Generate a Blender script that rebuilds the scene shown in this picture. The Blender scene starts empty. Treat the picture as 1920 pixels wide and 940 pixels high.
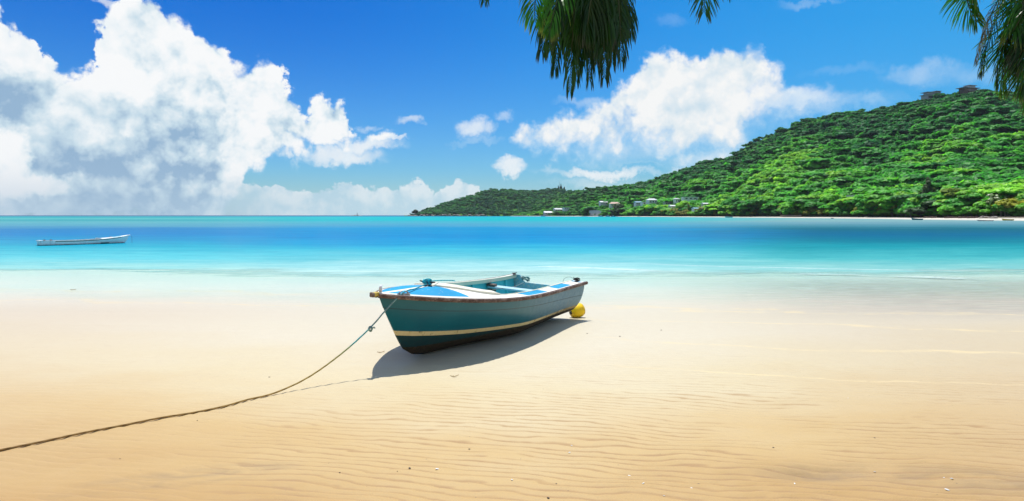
import bpy, bmesh, math, random
import numpy as np
from mathutils import Vector, Matrix
random.seed(7)
RNG = np.random.default_rng(7)
SC = bpy.context.scene
COL = SC.collection
R = math.radians
EYE = 1.7            # eye height; ground at the moored boat is z = 0
FPX = 1200.0         # focal length in pixels of the 1920 px wide frame
SEA_Z = -0.10

# ------------------------------------------------------------------ camera
cam = bpy.data.cameras.new('camera')
camo = bpy.data.objects.new('camera', cam); COL.objects.link(camo)
camo.location = (0, 0, EYE); camo.rotation_euler = (R(90), 0, 0)
cam.sensor_width = 36; cam.lens = 36 * FPX / 1920
cam.shift_y = -66 / 1920
cam.clip_start = 0.05; cam.clip_end = 60000
SC.camera = camo
SC.view_settings.view_transform = 'Standard'
SC.view_settings.look = 'None'
SC.view_settings.exposure = 0.16
SC.view_settings.gamma = 1
SC.cycles.max_bounces = 6
SC.cycles.diffuse_bounces = 3
SC.cycles.transparent_max_bounces = 6

SUN_TO = Vector((-0.06, 0.41, 1.0)).normalized()
sun_el = math.asin(SUN_TO.z); sun_az = math.atan2(SUN_TO.x, SUN_TO.y)

# ------------------------------------------------------------------ node helpers
class NT:
    def __init__(s, nt): s.nt = nt
    def n(s, t, **k):
        nd = s.nt.nodes.new(t)
        for a, b in k.items(): setattr(nd, a, b)
        return nd
    def set(s, sock, v):
        if isinstance(v, bpy.types.NodeSocket): s.nt.links.new(v, sock)
        elif v is not None: sock.default_value = v
    def m(s, op, a, b=None, c=None, clamp=False):
        nd = s.n('ShaderNodeMath', operation=op, use_clamp=clamp)
        s.set(nd.inputs[0], a)
        if b is not None: s.set(nd.inputs[1], b)
        if c is not None: s.set(nd.inputs[2], c)
        return nd.outputs[0]
    def v(s, op, a, b=None, scale=None):
        nd = s.n('ShaderNodeVectorMath', operation=op)
        s.set(nd.inputs[0], a)
        if b is not None: s.set(nd.inputs[1], b)
        if scale is not None: s.set(nd.inputs['Scale'], scale)
        return nd.outputs['Value' if op in ('LENGTH', 'DOT_PRODUCT') else 'Vector']
    def comb(s, x, y, z):
        nd = s.n('ShaderNodeCombineXYZ')
        for i, q in enumerate((x, y, z)): s.set(nd.inputs[i], q)
        return nd.outputs[0]
    def sep(s, v):
        nd = s.n('ShaderNodeSeparateXYZ'); s.set(nd.inputs[0], v); return nd.outputs
    def noise(s, vec, scale, detail=3, rough=.5, dist=0, lac=2.0, color=False, w=None):
        nd = s.n('ShaderNodeTexNoise')
        s.set(nd.inputs['Vector'], vec); s.set(nd.inputs['Scale'], scale)
        s.set(nd.inputs['Detail'], detail); s.set(nd.inputs['Roughness'], rough)
        s.set(nd.inputs['Distortion'], dist); s.set(nd.inputs['Lacunarity'], lac)
        return nd.outputs['Color' if color else 'Fac']
    def mr(s, v, a, b, c=0., d=1., smooth=False):
        nd = s.n('ShaderNodeMapRange')
        if smooth: nd.interpolation_type = 'SMOOTHSTEP'
        for i, q in enumerate((v, a, b, c, d)): s.set(nd.inputs[i], q)
        return nd.outputs[0]
    def mix(s, f, a, b, blend='MIX'):
        nd = s.n('ShaderNodeMix', data_type='RGBA', blend_type=blend)
        s.set(nd.inputs[0], f); s.set(nd.inputs[6], c4(a)); s.set(nd.inputs[7], c4(b))
        return nd.outputs[2]
    def ramp(s, f, stops, interp='LINEAR'):
        nd = s.n('ShaderNodeValToRGB'); e = nd.color_ramp.elements
        nd.color_ramp.interpolation = interp
        while len(e) > 1: e.remove(e[-1])
        e[0].position = stops[0][0]; e[0].color = c4(stops[0][1])
        for p, c in stops[1:]:
            q = e.new(p); q.color = c4(c)
        s.set(nd.inputs[0], f); return nd.outputs[0]
    def curve(s, v, pts, x0, x1, y0=-.5, y1=.5, linear=True):
        """piecewise curve y(x) through pts (x, y) in real units"""
        nd = s.n('ShaderNodeFloatCurve'); cu = nd.mapping.curves[0]
        P = sorted(((x - x0) / (x1 - x0), (y - y0) / (y1 - y0)) for x, y in pts)
        P = [(min(max(a, 0), 1), min(max(b, 0), 1)) for a, b in P]
        while len(cu.points) < len(P): cu.points.new(.5, .5)
        for q, (a, b) in zip(cu.points, P):
            q.location = (a, b)
            if linear: q.handle_type = 'VECTOR'
        nd.mapping.update()
        s.set(nd.inputs['Value'], s.mr(v, x0, x1))
        return s.mr(nd.outputs[0], 0., 1., y0, y1)
    def attr(s, name, out='Fac'):
        nd = s.n('ShaderNodeAttribute', attribute_name=name); return nd.outputs[out]
    def bump(s, h, strength=.5, dist=.01, normal=None):
        nd = s.n('ShaderNodeBump'); s.set(nd.inputs['Height'], h)
        s.set(nd.inputs['Strength'], strength); s.set(nd.inputs['Distance'], dist)
        if normal is not None: s.set(nd.inputs['Normal'], normal)
        return nd.outputs[0]

def c4(a):
    if isinstance(a, bpy.types.NodeSocket): return a
    if isinstance(a, (int, float)): return (a, a, a, 1)
    return tuple(a) if len(a) == 4 else tuple(a) + (1,)
def srgb(r, g, b):
    f = lambda c: (c / 255 / 12.92) if c / 255 <= .04045 else ((c / 255 + .055) / 1.055) ** 2.4
    return (f(r), f(g), f(b), 1)

def mat(name):
    m = bpy.data.materials.new(name); m.use_nodes = True
    t = NT(m.node_tree); b = m.node_tree.nodes['Principled BSDF']
    t.b = b; t.out = m.node_tree.nodes['Material Output']
    return m, t

# ------------------------------------------------------------------ world: Nishita sky with clouds by direction
W = bpy.data.worlds.new('World'); SC.world = W; W.use_nodes = True
t = NT(W.node_tree)
bg = W.node_tree.nodes['Background']
sky = t.n('ShaderNodeTexSky', sky_type='NISHITA', sun_disc=False)
sky.sun_elevation = sun_el; sky.sun_rotation = sun_az
sky.altitude = 0; sky.air_density = 1.0; sky.dust_density = 0.6; sky.ozone_density = 2.0
D = t.n('ShaderNodeTexCoord').outputs['Generated']
dx, dy, dz = t.sep(D)
hor = t.m('SQRT', t.m('ADD', t.m('MULTIPLY', dx, dx), t.m('MULTIPLY', dy, dy)))
az = t.m('ARCTAN2', dx, dy)
el = t.m('DIVIDE', dz, t.m('MAXIMUM', hor, .05))

def AE(px, py):
    a = math.atan((px - 960) / FPX)
    return a, (404 - py) / FPX * math.cos(a)
def AEs(pts): return [AE(*p) for p in pts]

# graded sky: saturate the physical sky towards the deep tropical blue of the photograph
hs = t.n('ShaderNodeHueSaturation'); hs.inputs['Saturation'].default_value = 1.25
t.set(hs.inputs['Color'], t.v('SCALE', sky.outputs[0], scale=0.100))
azf = t.mr(az, -.45, .75, smooth=True)
tint = t.mix(t.mr(el, 0.0, .34, smooth=True), (.40, .82, 1.16, 1),
             t.mix(azf, (.03, .50, 1.10, 1), (.16, 1.12, 1.42, 1)))
skyc = t.mix(1.0, hs.outputs[0], tint, 'MULTIPLY')
SKY_ST = W

# cloud fields
wn = t.noise(D, 7.0, 5, .6, color=True)
wv = t.v('SUBTRACT', wn, (.5, .5, .5))
wx, wy, wz = t.sep(wv)
wn2 = t.noise(t.v('ADD', D, (3.1, 1.7, .4)), 30.0, 7, .66, color=True)
w2x, w2y, w2z = t.sep(t.v('SUBTRACT', wn2, (.5, .5, .5)))
azw = t.m('ADD', az, t.m('ADD', t.m('MULTIPLY', wx, .055), t.m('MULTIPLY', w2x, .050)))
elw = t.m('ADD', el, t.m('ADD', t.m('MULTIPLY', wz, .045), t.m('MULTIPLY', w2z, .050)))
fb = t.noise(t.v('ADD', D, (1.3, 5.1, 2.2)), 11.0, 8, .60)
fbo = t.noise(t.v('ADD', D, (1.3 - .010, 5.1, 2.2 + .016)), 11.0, 8, .60)
_vo = t.n('ShaderNodeTexVoronoi', feature='F1'); t.set(_vo.inputs['Vector'], t.v('ADD', D, t.v('SCALE', wv, scale=.10)))
_vo.inputs['Scale'].default_value = 24.; _vo.inputs['Detail'].default_value = 2.; _vo.inputs['Roughness'].default_value = .55
vor = t.m('SUBTRACT', _vo.outputs['Distance'], .70)
rel = t.m('SUBTRACT', fb, fbo)          # lit from above left
soft = t.noise(t.v('ADD', D, (9., 2., 4.)), 4.5, 3, .5)

X0, X1 = -1.5, 1.5
T1 = t.curve(azw, AEs([(-1500, 60), (-700, 30), (-300, 60), (-100, 10), (0, 8), (18, 14), (28, 27), (60, 40), (74, 62), (80, 92), (112, 104),
     (150, 108), (166, 96), (176, 55), (192, 34), (215, 18), (240, -12), (290, -22), (318, 8), (350, 28), (385, 50), (412, 64), (424, 74),
     (432, 112), (448, 106), (470, 108), (492, 96), (517, 103), (526, 128), (532, 158), (552, 172), (568, 196), (582, 176), (604, 168),
     (632, 168), (652, 182), (668, 208), (672, 236), (700, 243), (740, 250), (768, 252), (782, 262), (790, 300), (900, 400)]), X0, X1)
B1 = t.curve(azw, AEs([(-1500, 460), (400, 460), (450, 420), (475, 330), (520, 312), (580, 305), (640, 300), (660, 288), (700, 286), (760, 272), (785, 262), (900, 260)]), X0, X1)
m1 = t.m('MINIMUM', t.m('SUBTRACT', T1, elw), t.m('MULTIPLY', t.m('SUBTRACT', elw, B1), .75))
d1 = t.mr(t.m('ADD', t.m('SUBTRACT', m1, t.m('MULTIPLY', vor, .032)), t.m('MULTIPLY', t.m('SUBTRACT', fb, .5), .035)), -.003, t.mr(soft, .42, .62, .008, .024), smooth=True)
T3 = t.curve(azw, AEs([(-900, 402), (300, 404), (390, 360), (425, 325), (450, 322), (480, 335), (540, 345), (585, 342), (605, 328), (630, 322), (655, 330),
     (685, 346), (720, 348), (750, 340), (800, 342), (832, 342), (852, 333), (868, 328), (885, 338), (905, 343), (918, 365), (940, 404), (990, 402), (1012, 352), (1030, 352), (1060, 404)]), X0, X1)
m3 = t.m('SUBTRACT', T3, t.m('SUBTRACT', elw, t.m('MULTIPLY', wz, .018)))
d3 = t.mr(t.m('ADD', t.m('SUBTRACT', m3, t.m('MULTIPLY', vor, .022)), t.m('MULTIPLY', t.m('SUBTRACT', fb, .5), .015)), 0., .006, smooth=True)
T2 = t.curve(azw, AEs([(880, 420), (930, 300), (965, 252), (1000, 236), (1060, 218), (1100, 208), (1128, 192), (1150, 176), (1170, 166), (1195, 142),
     (1214, 112), (1240, 98), (1262, 104), (1290, 110), (1312, 106), (1322, 116), (1340, 96), (1372, 84), (1400, 86), (1440, 84), (1458, 100), (1446, 128),
     (1470, 160), (1500, 176), (1560, 180), (1650, 182), (1690, 200), (1800, 300)]), X0, X1)
B2 = t.curve(azw, AEs([(880, 200), (930, 240), (965, 262), (1000, 282), (1060, 294), (1088, 288), (1104, 264), (1160, 268), (1200, 266), (1250, 280),
     (1300, 312), (1345, 306), (1385, 274), (1410, 244), (1460, 228), (1520, 216), (1600, 208), (1690, 200), (1800, 100)]), X0, X1)
m2 = t.m('MINIMUM', t.m('SUBTRACT', T2, elw), t.m('MULTIPLY', t.m('SUBTRACT', elw, B2), .35))
soft2 = t.mr(t.m('ADD', azw, t.m('MULTIPLY', soft, .1)), .38, .50, .020, .060)
d2 = t.mr(t.m('ADD', t.m('SUBTRACT', m2, t.m('MULTIPLY', vor, .016)), t.m('MULTIPLY', t.m('SUBTRACT', fb, .32), .052)), -.003, soft2, smooth=True)

def blob(px, py, rx, ry, dens, hard=.5, amp=1.0):
    a, e = AE(px, py)
    ux = t.m('DIVIDE', t.m('SUBTRACT', azw, a), rx / FPX); uy = t.m('DIVIDE', t.m('SUBTRACT', elw, e), ry / FPX)
    r2 = t.m('ADD', t.m('MULTIPLY', ux, ux), t.m('MULTIPLY', uy, uy))
    f = t.m('ADD', t.m('SUBTRACT', 1., r2), t.m('MULTIPLY', t.m('SUBTRACT', fb, .5), 2.6 * amp))
    return t.m('MULTIPLY', t.mr(f, 0., hard, smooth=True), dens)
blobs = [(888, 243, 44, 25, .8, 1.2), (955, 316, 40, 19, .9, 1.0), (770, 233, 30, 13, .6, 1.2), (1100, 193, 62, 12, .45, 1.6),
         (700, 240, 30, 9, .5, 1.5), (1165, 322, 200, 15, .95, 1.3), (1130, 345, 150, 14, .5, 1.6), (1220, 300, 110, 9, .5, 1.5),
         (1725, 138, 56, 22, .60, 1.9), (1800, 140, 110, 20, .45, 2.2), (890, 268, 60, 9, .35, 1.5), (950, 222, 26, 13, .5, 1.5),
         (200, 6, 36, 9, .6, 1.3), (700, 272, 90, 16, .9, 1.1), (620, 290, 120, 20, .9, 1.2), (735, 262, 50, 9, .9, .9), (1240, 270, 230, 48, .80, 1.8), (1340, 300, 130, 32, .80, 1.6), (1500, 186, 110, 24, .8, 1.5), (1550, 196, 130, 22, .6, 1.9), (1030, 262, 70, 32, .6, 1.5), (1150, 276, 90, 20, .5, 1.6), (1260, 45, 40, 16, .16, 1.8), (1590, 130, 70, 12, .18, 1.8), (1520, 2, 60, 8, .3, 1.6)]
db = None
for b_ in blobs:
    q = blob(*b_); db = q if db is None else t.m('MAXIMUM', db, q)
# elsewhere in the sky (outside the frame): unseen cumulus, thickened to whiten ambient light
away = t.mr(t.m('ABSOLUTE', az), .78, 1.0, smooth=True)
high = t.mr(el, .36, .55, smooth=True)
gen = t.mr(t.noise(D, 3.2, 7, .58), .46, .57, smooth=True)
dg = t.m('MULTIPLY', gen, t.m('MAXIMUM', away, t.m('MULTIPLY', high, .8)))
d1 = t.m('MULTIPLY', d1, t.mr(az, -1.3, -.95, smooth=True))
# colours
c1w = srgb(249, 251, 252)
# left cumulus: white crowns, blue-grey base
depth1 = t.m('SUBTRACT', .30, el)
sh1 = t.m('ADD', t.mr(el, .0, .23, .38, .02), t.m('MULTIPLY', t.m('SUBTRACT', soft, .5), 1.1))
sh1 = t.m('ADD', sh1, t.m('MULTIPLY', t.m('SUBTRACT', t.noise(D, 14., 4, .5), .5), .5))
sh1 = t.m('ADD', sh1, t.mr(azw, -.46, -.30, 0., -.30, smooth=True))
sh1 = t.m('SUBTRACT', sh1, t.m('MULTIPLY', rel, t.mr(azw, -.60, -.35, 1.6, 3.6)))
sh1 = t.m('ADD', sh1, t.m('MULTIPLY', vor, t.mr(azw, -.60, -.40, .45, .85)))
def dark(px, py, rx, ry, k):
    a, e = AE(px, py)
    ux = t.m('DIVIDE', t.m('SUBTRACT', azw, a), rx / FPX); uy = t.m('DIVIDE', t.m('SUBTRACT', elw, e), ry / FPX)
    r2 = t.m('ADD', t.m('MULTIPLY', ux, ux), t.m('MULTIPLY', uy, uy))
    return t.mr(r2, 0., 1., k, 0., smooth=True)
for q in ((5, 180, 75, 60, .75), (225, 205, 100, 40, .30), (90, 290, 110, 60, .35), (225, 340, 190, 60, .24), (330, 280, 120, 90, .25),
          (175, 240, 60, 60, -.15), (15, 285, 34, 60, -.8), (75, 348, 80, 20, -.5), (215, 140, 90, 40, -.35), (340, 345, 60, 26, -.2), (90, 395, 300, 30, .15)):
    sh1 = t.m('ADD', sh1, dark(*q))
sh1 = t.m('MINIMUM', t.m('MAXIMUM', sh1, 0.), 1.)
col1 = t.ramp(sh1, [(0, srgb(253, 254, 254)), (.28, srgb(240, 247, 250)), (.62, srgb(203, 224, 236)), (1, srgb(150, 182, 211))])
sh2 = t.m('ADD', t.mr(m2, 0.0, .06, 0., .12), t.m('ADD', t.m('MULTIPLY', t.m('SUBTRACT', soft, .5), .8), t.m('ADD', t.m('MULTIPLY', vor, .7), t.m('MULTIPLY', rel, -3.6))), clamp=True)
col2 = t.mix(sh2, srgb(252, 252, 250), srgb(205, 226, 238))
sh3 = t.m('SUBTRACT', t.m('ADD', t.mr(m3, 0., .05, 0.05, .55), t.m('MULTIPLY', vor, .9)), t.m('MULTIPLY', rel, 6.5), clamp=True)
col3 = t.mix(sh3, srgb(238, 244, 247), srgb(186, 216, 232))
# compose
c = t.mix(t.m('MULTIPLY', db, .95), skyc, t.mix(t.mr(db, .0, .5), srgb(215, 240, 253), srgb(248, 251, 252)))
c = t.mix(t.m('MULTIPLY', dg, .9), c, t.mix(t.m('ADD', .3, t.m('MULTIPLY', rel, -5), clamp=True), srgb(250, 251, 252), srgb(190, 208, 226)))
EDGE = srgb(200, 235, 255)
c = t.mix(t.m('MULTIPLY', d2, .97), c, t.mix(t.mr(d2, .0, .6), EDGE, col2))
c = t.mix(t.m('MULTIPLY', d1, .985), c, t.mix(t.mr(d1, .0, .6), EDGE, col1))
c = t.mix(t.m('MULTIPLY', d3, t.mr(azw, -.52, -.34, 0., .88, smooth=True)), c, col3)
# horizon haze band
hz = t.mr(el, 0.0, .075, 1., 0., smooth=True)
c = t.mix(t.m('MULTIPLY', hz, .55), c, t.mix(t.mr(az, -.65, -.2), srgb(165, 192, 216), srgb(200, 226, 238)))
c = t.mix(t.mr(el, -.02, -.002), t.mix(.5, c, srgb(120, 190, 210)), c)
t.set(bg.inputs['Color'], c)
bg.inputs['Strength'].default_value = 0.88
W.cycles.sampling_method = 'MANUAL'; W.cycles.sample_map_resolution = 512

sunl = bpy.data.lights.new('sun', 'SUN'); sunl.energy = 4.4; sunl.angle = R(.53); sunl.color = (1, .965, .90)
suno = bpy.data.objects.new('sun', sunl); COL.objects.link(suno)
suno.rotation_euler = SUN_TO.to_track_quat('Z', 'Y').to_euler(); suno.location = (0, 0, 60)

# ------------------------------------------------------------------ generic builders
def tag(o, label=None, cat=None, group=None, kind=None):
    if label: o['label'] = label
    if cat: o['category'] = cat
    if group: o['group'] = group
    if kind: o['kind'] = kind
    return o
def link(name, me, m=None, parent=None):
    o = bpy.data.objects.new(name, me); COL.objects.link(o)
    if m is not None:
        for q in (m if isinstance(m, (list, tuple)) else [m]): me.materials.append(q)
    if parent is not None: o.parent = parent
    return o
def empty(name, loc=(0, 0, 0), rz=0, label=None, cat=None, group=None):
    o = bpy.data.objects.new(name, None); COL.objects.link(o)
    o.location = loc; o.rotation_euler = (0, 0, rz); o.empty_display_size = .2
    return tag(o, label, cat, group)
def mesh_np(name, V, F, smooth=False, attrs=None, mi=None):
    """V (n,3), F (m,k) arrays -> mesh, fast"""
    V = np.asarray(V, np.float32); F = np.asarray(F, np.int32)
    me = bpy.data.meshes.new(name); k = F.shape[1]
    me.vertices.add(len(V)); me.vertices.foreach_set('co', V.ravel())
    me.loops.add(F.size); me.loops.foreach_set('vertex_index', F.ravel())
    me.polygons.add(len(F)); me.polygons.foreach_set('loop_start', np.arange(0, F.size, k, dtype=np.int32))
    me.polygons.foreach_set('loop_total', np.full(len(F), k, np.int32))
    if mi is not None: me.polygons.foreach_set('material_index', np.asarray(mi, np.int32))
    me.update(calc_edges=True)
    me.polygons.foreach_set('use_smooth', np.full(len(F), bool(smooth)))
    for a, val in (attrs or {}).items():
        val = np.asarray(val, np.float32)
        if val.ndim == 1:
            me.attributes.new(a, 'FLOAT', 'POINT').data.foreach_set('value', val)
        elif a == 'nv':
            me.attributes.new(a, 'FLOAT_VECTOR', 'POINT').data.foreach_set('vector', val.ravel())
        else:
            if val.shape[1] == 3: val = np.concatenate([val, np.ones((len(val), 1), np.float32)], 1)
            me.attributes.new(a, 'FLOAT_COLOR', 'POINT').data.foreach_set('color', val.ravel())
    me.validate()
    return me
def grid_faces(nr, nc, off=0, wrap=False):
    r = np.arange(nr - 1)[:, None]; cc = np.arange(nc if wrap else nc - 1)[None]
    a = r * nc + cc; b = r * nc + (cc + 1) % nc
    return np.stack([a, b, b + nc, a + nc], -1).reshape(-1, 4) + off
class MB:
    def __init__(s): s.v = []; s.f = []
    def add(s, V, F):
        o = len(s.v); s.v += [tuple(map(float, p)) for p in V]; s.f += [tuple(int(i) + o for i in q) for q in F]
    def box(s, c, d, rz=0, rot=None, taper=1.0):
        hx, hy, hz_ = d[0] / 2, d[1] / 2, d[2] / 2
        P = [Vector((sx * hx * (taper if sz > 0 else 1), sy * hy * (taper if sz > 0 else 1), sz * hz_)) for sz in (-1, 1) for sx, sy in ((-1, -1), (1, -1), (1, 1), (-1, 1))]
        M = rot if rot is not None else Matrix.Rotation(rz, 3, 'Z')
        s.add([M @ p + Vector(c) for p in P], [(3, 2, 1, 0), (4, 5, 6, 7), (0, 1, 5, 4), (1, 2, 6, 5), (2, 3, 7, 6), (3, 0, 4, 7)])
    def tube(s, pts, r, n=8, cap=True, twist=0):
        pts = [Vector(p) for p in pts]; rr = r if isinstance(r, (list, tuple)) else [r] * len(pts)
        V = []; up = None
        for i, p in enumerate(pts):
            d = (pts[min(i + 1, len(pts) - 1)] - pts[max(i - 1, 0)]).normalized()
            if up is None:
                up = Vector((0, 0, 1)) if abs(d.z) < .9 else Vector((1, 0, 0))
            x = (up - d * up.dot(d)).normalized(); up = x; y = d.cross(x)
            for k in range(n):
                a = 2 * math.pi * k / n + twist * i
                q = rr[i] if not callable(rr[i]) else rr[i](a)
                V.append(p + (x * math.cos(a) + y * math.sin(a)) * q)
        F = []
        for i in range(len(pts) - 1):
            for k in range(n):
                F.append((i * n + k, i * n + (k + 1) % n, (i + 1) * n + (k + 1) % n, (i + 1) * n + k))
        if cap: F.append(tuple(range(n - 1, -1, -1))); F.append(tuple((len(pts) - 1) * n + k for k in range(n)))
        s.add(V, F)
    def lathe(s, prof, n=20, c=(0, 0, 0), M=None):
        V = []; c = Vector(c)
        for (r, z) in prof:
            for k in range(n):
                a = 2 * math.pi * k / n; p = Vector((r * math.cos(a), r * math.sin(a), z))
                V.append((M @ p if M is not None else p) + c)
        F = [(i * n + k, i * n + (k + 1) % n, (i + 1) * n + (k + 1) % n, (i + 1) * n + k) for i in range(len(prof) - 1) for k in range(n)]
        F.append(tuple(range(n - 1, -1, -1))); F.append(tuple((len(prof) - 1) * n + k for k in range(n)))
        s.add(V, F)
    def build(s, name, m=None, parent=None, smooth=False, bevel=0):
        me = bpy.data.meshes.new(name); me.from_pydata(s.v, [], s.f); me.update()
        if bevel:
            bm = bmesh.new(); bm.from_mesh(me)
            bmesh.ops.bevel(bm, geom=list(bm.edges), offset=bevel, segments=1, affect='EDGES', profile=.7)
            bm.to_mesh(me); bm.free()
        if smooth: me.polygons.foreach_set('use_smooth', [True] * len(me.polygons))
        return link(name, me, m, parent)
def sweep(path, prof, closed_prof=True, frames=None):
    """sweep 2-D profile (a = lateral, b = vertical) along path with explicit frames (A, B vectors)"""
    n = len(prof); V = []
    for (p, (A, Bv)) in zip(path, frames):
        for a, b in prof: V.append(p + A * a + Bv * b)
    F = [(i * n + k, i * n + (k + 1) % n, (i + 1) * n + (k + 1) % n, (i + 1) * n + k) for i in range(len(path) - 1) for k in range(n)]
    F.append(tuple(range(n - 1, -1, -1))); F.append(tuple((len(path) - 1) * n + k for k in range(n)))
    return V, F

# value noise in numpy
_P = RNG.permutation(4096)
def vnoise(x, y, seed=0):
    xi = np.floor(x).astype(np.int64); yi = np.floor(y).astype(np.int64); fx = x - xi; fy = y - yi
    fx = fx * fx * fx * (fx * (fx * 6 - 15) + 10); fy = fy * fy * fy * (fy * (fy * 6 - 15) + 10)
    h = lambda a, b: _P[(_P[(a + seed * 131) & 4095] + b) & 4095] / 4095.0
    return (h(xi, yi) * (1 - fx) + h(xi + 1, yi) * fx) * (1 - fy) + (h(xi, yi + 1) * (1 - fx) + h(xi + 1, yi + 1) * fx) * fy
def fbm(x, y, oct=4, seed=0, gain=.5):
    a = 1.; s = 0.; tot = 0.
    for o in range(oct):
        s = s + a * (vnoise(x, y, seed + o * 7) - .5); tot += a; a *= gain; x = x * 2.03 + 11.3; y = y * 2.03 + 4.7
    return s / tot * 2
def sstep(a, b, x):
    q = np.clip((x - a) / (b - a), 0, 1); return q * q * (3 - 2 * q)

# ------------------------------------------------------------------ sand sheet
def shore_y(x):      # where the water film starts to cover the sand
    return 14.5 + .35 * np.sin(x * .21 + 1) - .30 * np.clip(x, -4, 12) * .6 * (x > 0)
def sand_z(x, y):
    z = -.0541 * np.clip(y - 10, 0, 1.9) - .0001 * np.clip(y - 11.9, 0, 9.5) - .06 * np.clip(y - 21.4, 0, 1e9)
    z = np.maximum(z, -2.5)
    near = sstep(22, 12, y); dry = sstep(13.5, 10.5, y)
    z = z + dry * (.018 * fbm(x * .35, y * .5, 3, 5))
    # scour hollow at the forefoot of the boat, rise under the bow
    z = z - .022 * np.exp(-(((x + 1.05) / .55) ** 2 + ((y - 7.5) / .28) ** 2))
    # current ripples: long crests, roughly along x
    wx_ = fbm(x * .55, y * .9, 3, 21) * .15 + fbm(x * 2.3, y * 5.5, 3, 31) * .060
    ph = (y * 1.0 + x * .17 + wx_) / .092
    ph2 = (y * 1.0 + x * .03 + fbm(x * .8, y * 1.1, 3, 61) * .30) / .085
    def prof(p):
        f = p - np.floor(p); return np.where(f < .68, f / .68, (1 - f) / .32)
    sm = lambda q: q * q * (3 - 2 * q)
    am = sstep(-1.0, .0, fbm(x * .9 + 3, y * 2.2, 3, 41)) * (.35 + .75 * sstep(8.5, 4.6, y + .12 * np.abs(x - 1.2)))
    am2 = sstep(.0, .5, fbm(x * .7 + 9, y * 1.2, 3, 51)) * .45
    rip = (sm(prof(ph)) - .5) * am * (1 - am2 * .6) + (sm(prof(ph2)) - .5) * am2 * .6 * am
    rip = rip * (.55 + .45 * sstep(-4, 1, x)) 
    # a swirl hollow front right, as in the tidal sand
    cx, cy = 2.04, 4.25
    dd = np.exp(-(((x - cx) / .34) ** 2 + ((y - cy) / .13) ** 2))
    z = z - .045 * dd
    z = z + (.0105 * rip) * dry
    z = z + .0016 * fbm(x * 14, y * 14, 2, 71) * dry
    return z, rip, dd
ys = [-60, -30, -12, -5, -2, 0, 1, 1.8, 2.3]
y_ = 2.6
while y_ < 22: ys.append(y_); y_ *= 1.0031
while y_ < 120: ys.append(y_); y_ *= 1.06
ys += [160, 400]
ys = np.array(ys)
ss = np.concatenate([[-12, -6, -3, -2, -1.5, -1.2], np.linspace(-1.0, 1.0, 431), [1.2, 1.5, 2, 3, 6, 12]])
Yg, Sg = np.meshgrid(ys, ss, indexing='ij')
Xg = Sg * np.maximum(Yg, 3.2)
Xg = np.where(Yg < 2.3, Sg * 3.2 * (1 + 0 * Yg), Xg)
Zg, rip, sw = sand_z(Xg, Yg)
fade = (np.abs(Sg) <= 1.01)
me = mesh_np('sand', np.stack([Xg, Yg, Zg], -1).reshape(-1, 3), grid_faces(len(ys), len(ss)), smooth=True,
             attrs={'rip': rip.ravel(), 'swirl': sw.ravel()})
m, t = mat('sand')
P = t.n('ShaderNodeNewGeometry').outputs['Position']
px_, py_, pz_ = t.sep(P)
flatP = t.comb(px_, py_, 0.)
n1 = t.noise(t.v('MULTIPLY', flatP, (.45, .9, 1)), 1.0, 4, .55)
n2 = t.noise(flatP, 6.0, 5, .6)
n3 = t.noise(flatP, 90.0, 3, .6)
nst = t.noise(t.v('MULTIPLY', flatP, (1.0, 3.2, 1)), 2.0, 5, .6, dist=.6)
# pale washed sand under the boat, lens vignette painted golden towards viewer and sides
zone = t.m('ADD', t.m('ADD', t.m('MULTIPLY', py_, 1.0), t.m('MULTIPLY', t.m('SUBTRACT', n1, .5), 2.4)), t.m('MULTIPLY', t.m('ABSOLUTE', t.m('SUBTRACT', px_, .1)), -.33))
colr = t.ramp(t.mr(zone, 2.6, 8.0), [(0, (.42, .235, .065)), (.30, (.53, .365, .150)), (.62, (.60, .505, .31)), (1, (.62, .555, .41))])
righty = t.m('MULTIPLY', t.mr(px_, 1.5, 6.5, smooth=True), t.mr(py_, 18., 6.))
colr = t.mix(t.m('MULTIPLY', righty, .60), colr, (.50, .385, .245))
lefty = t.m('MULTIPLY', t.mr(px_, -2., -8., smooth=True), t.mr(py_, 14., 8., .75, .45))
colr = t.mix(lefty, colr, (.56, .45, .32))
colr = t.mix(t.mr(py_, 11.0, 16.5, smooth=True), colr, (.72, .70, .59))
wetr = t.m('MULTIPLY', t.m('MULTIPLY', t.mr(px_, 2.5, 9., smooth=True), t.mr(py_, 9.5, 12.5, smooth=True)), t.mr(py_, 20., 16., smooth=True))
strk = t.noise(t.v('MULTIPLY', flatP, (1.6, 9., 1.)), 1.0, 4, .6, dist=.5)
colr = t.mix(t.m('MULTIPLY', wetr, t.mr(strk, .34, .60, .35, 1.)), colr, (.44, .38, .295))
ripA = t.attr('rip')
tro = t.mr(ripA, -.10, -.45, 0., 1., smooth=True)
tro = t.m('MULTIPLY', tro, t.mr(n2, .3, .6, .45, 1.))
colr = t.mix(t.m('MULTIPLY', tro, t.mr(py_, 8., 4.2, .62, .95)), colr, (.36, .21, .08))
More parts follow.
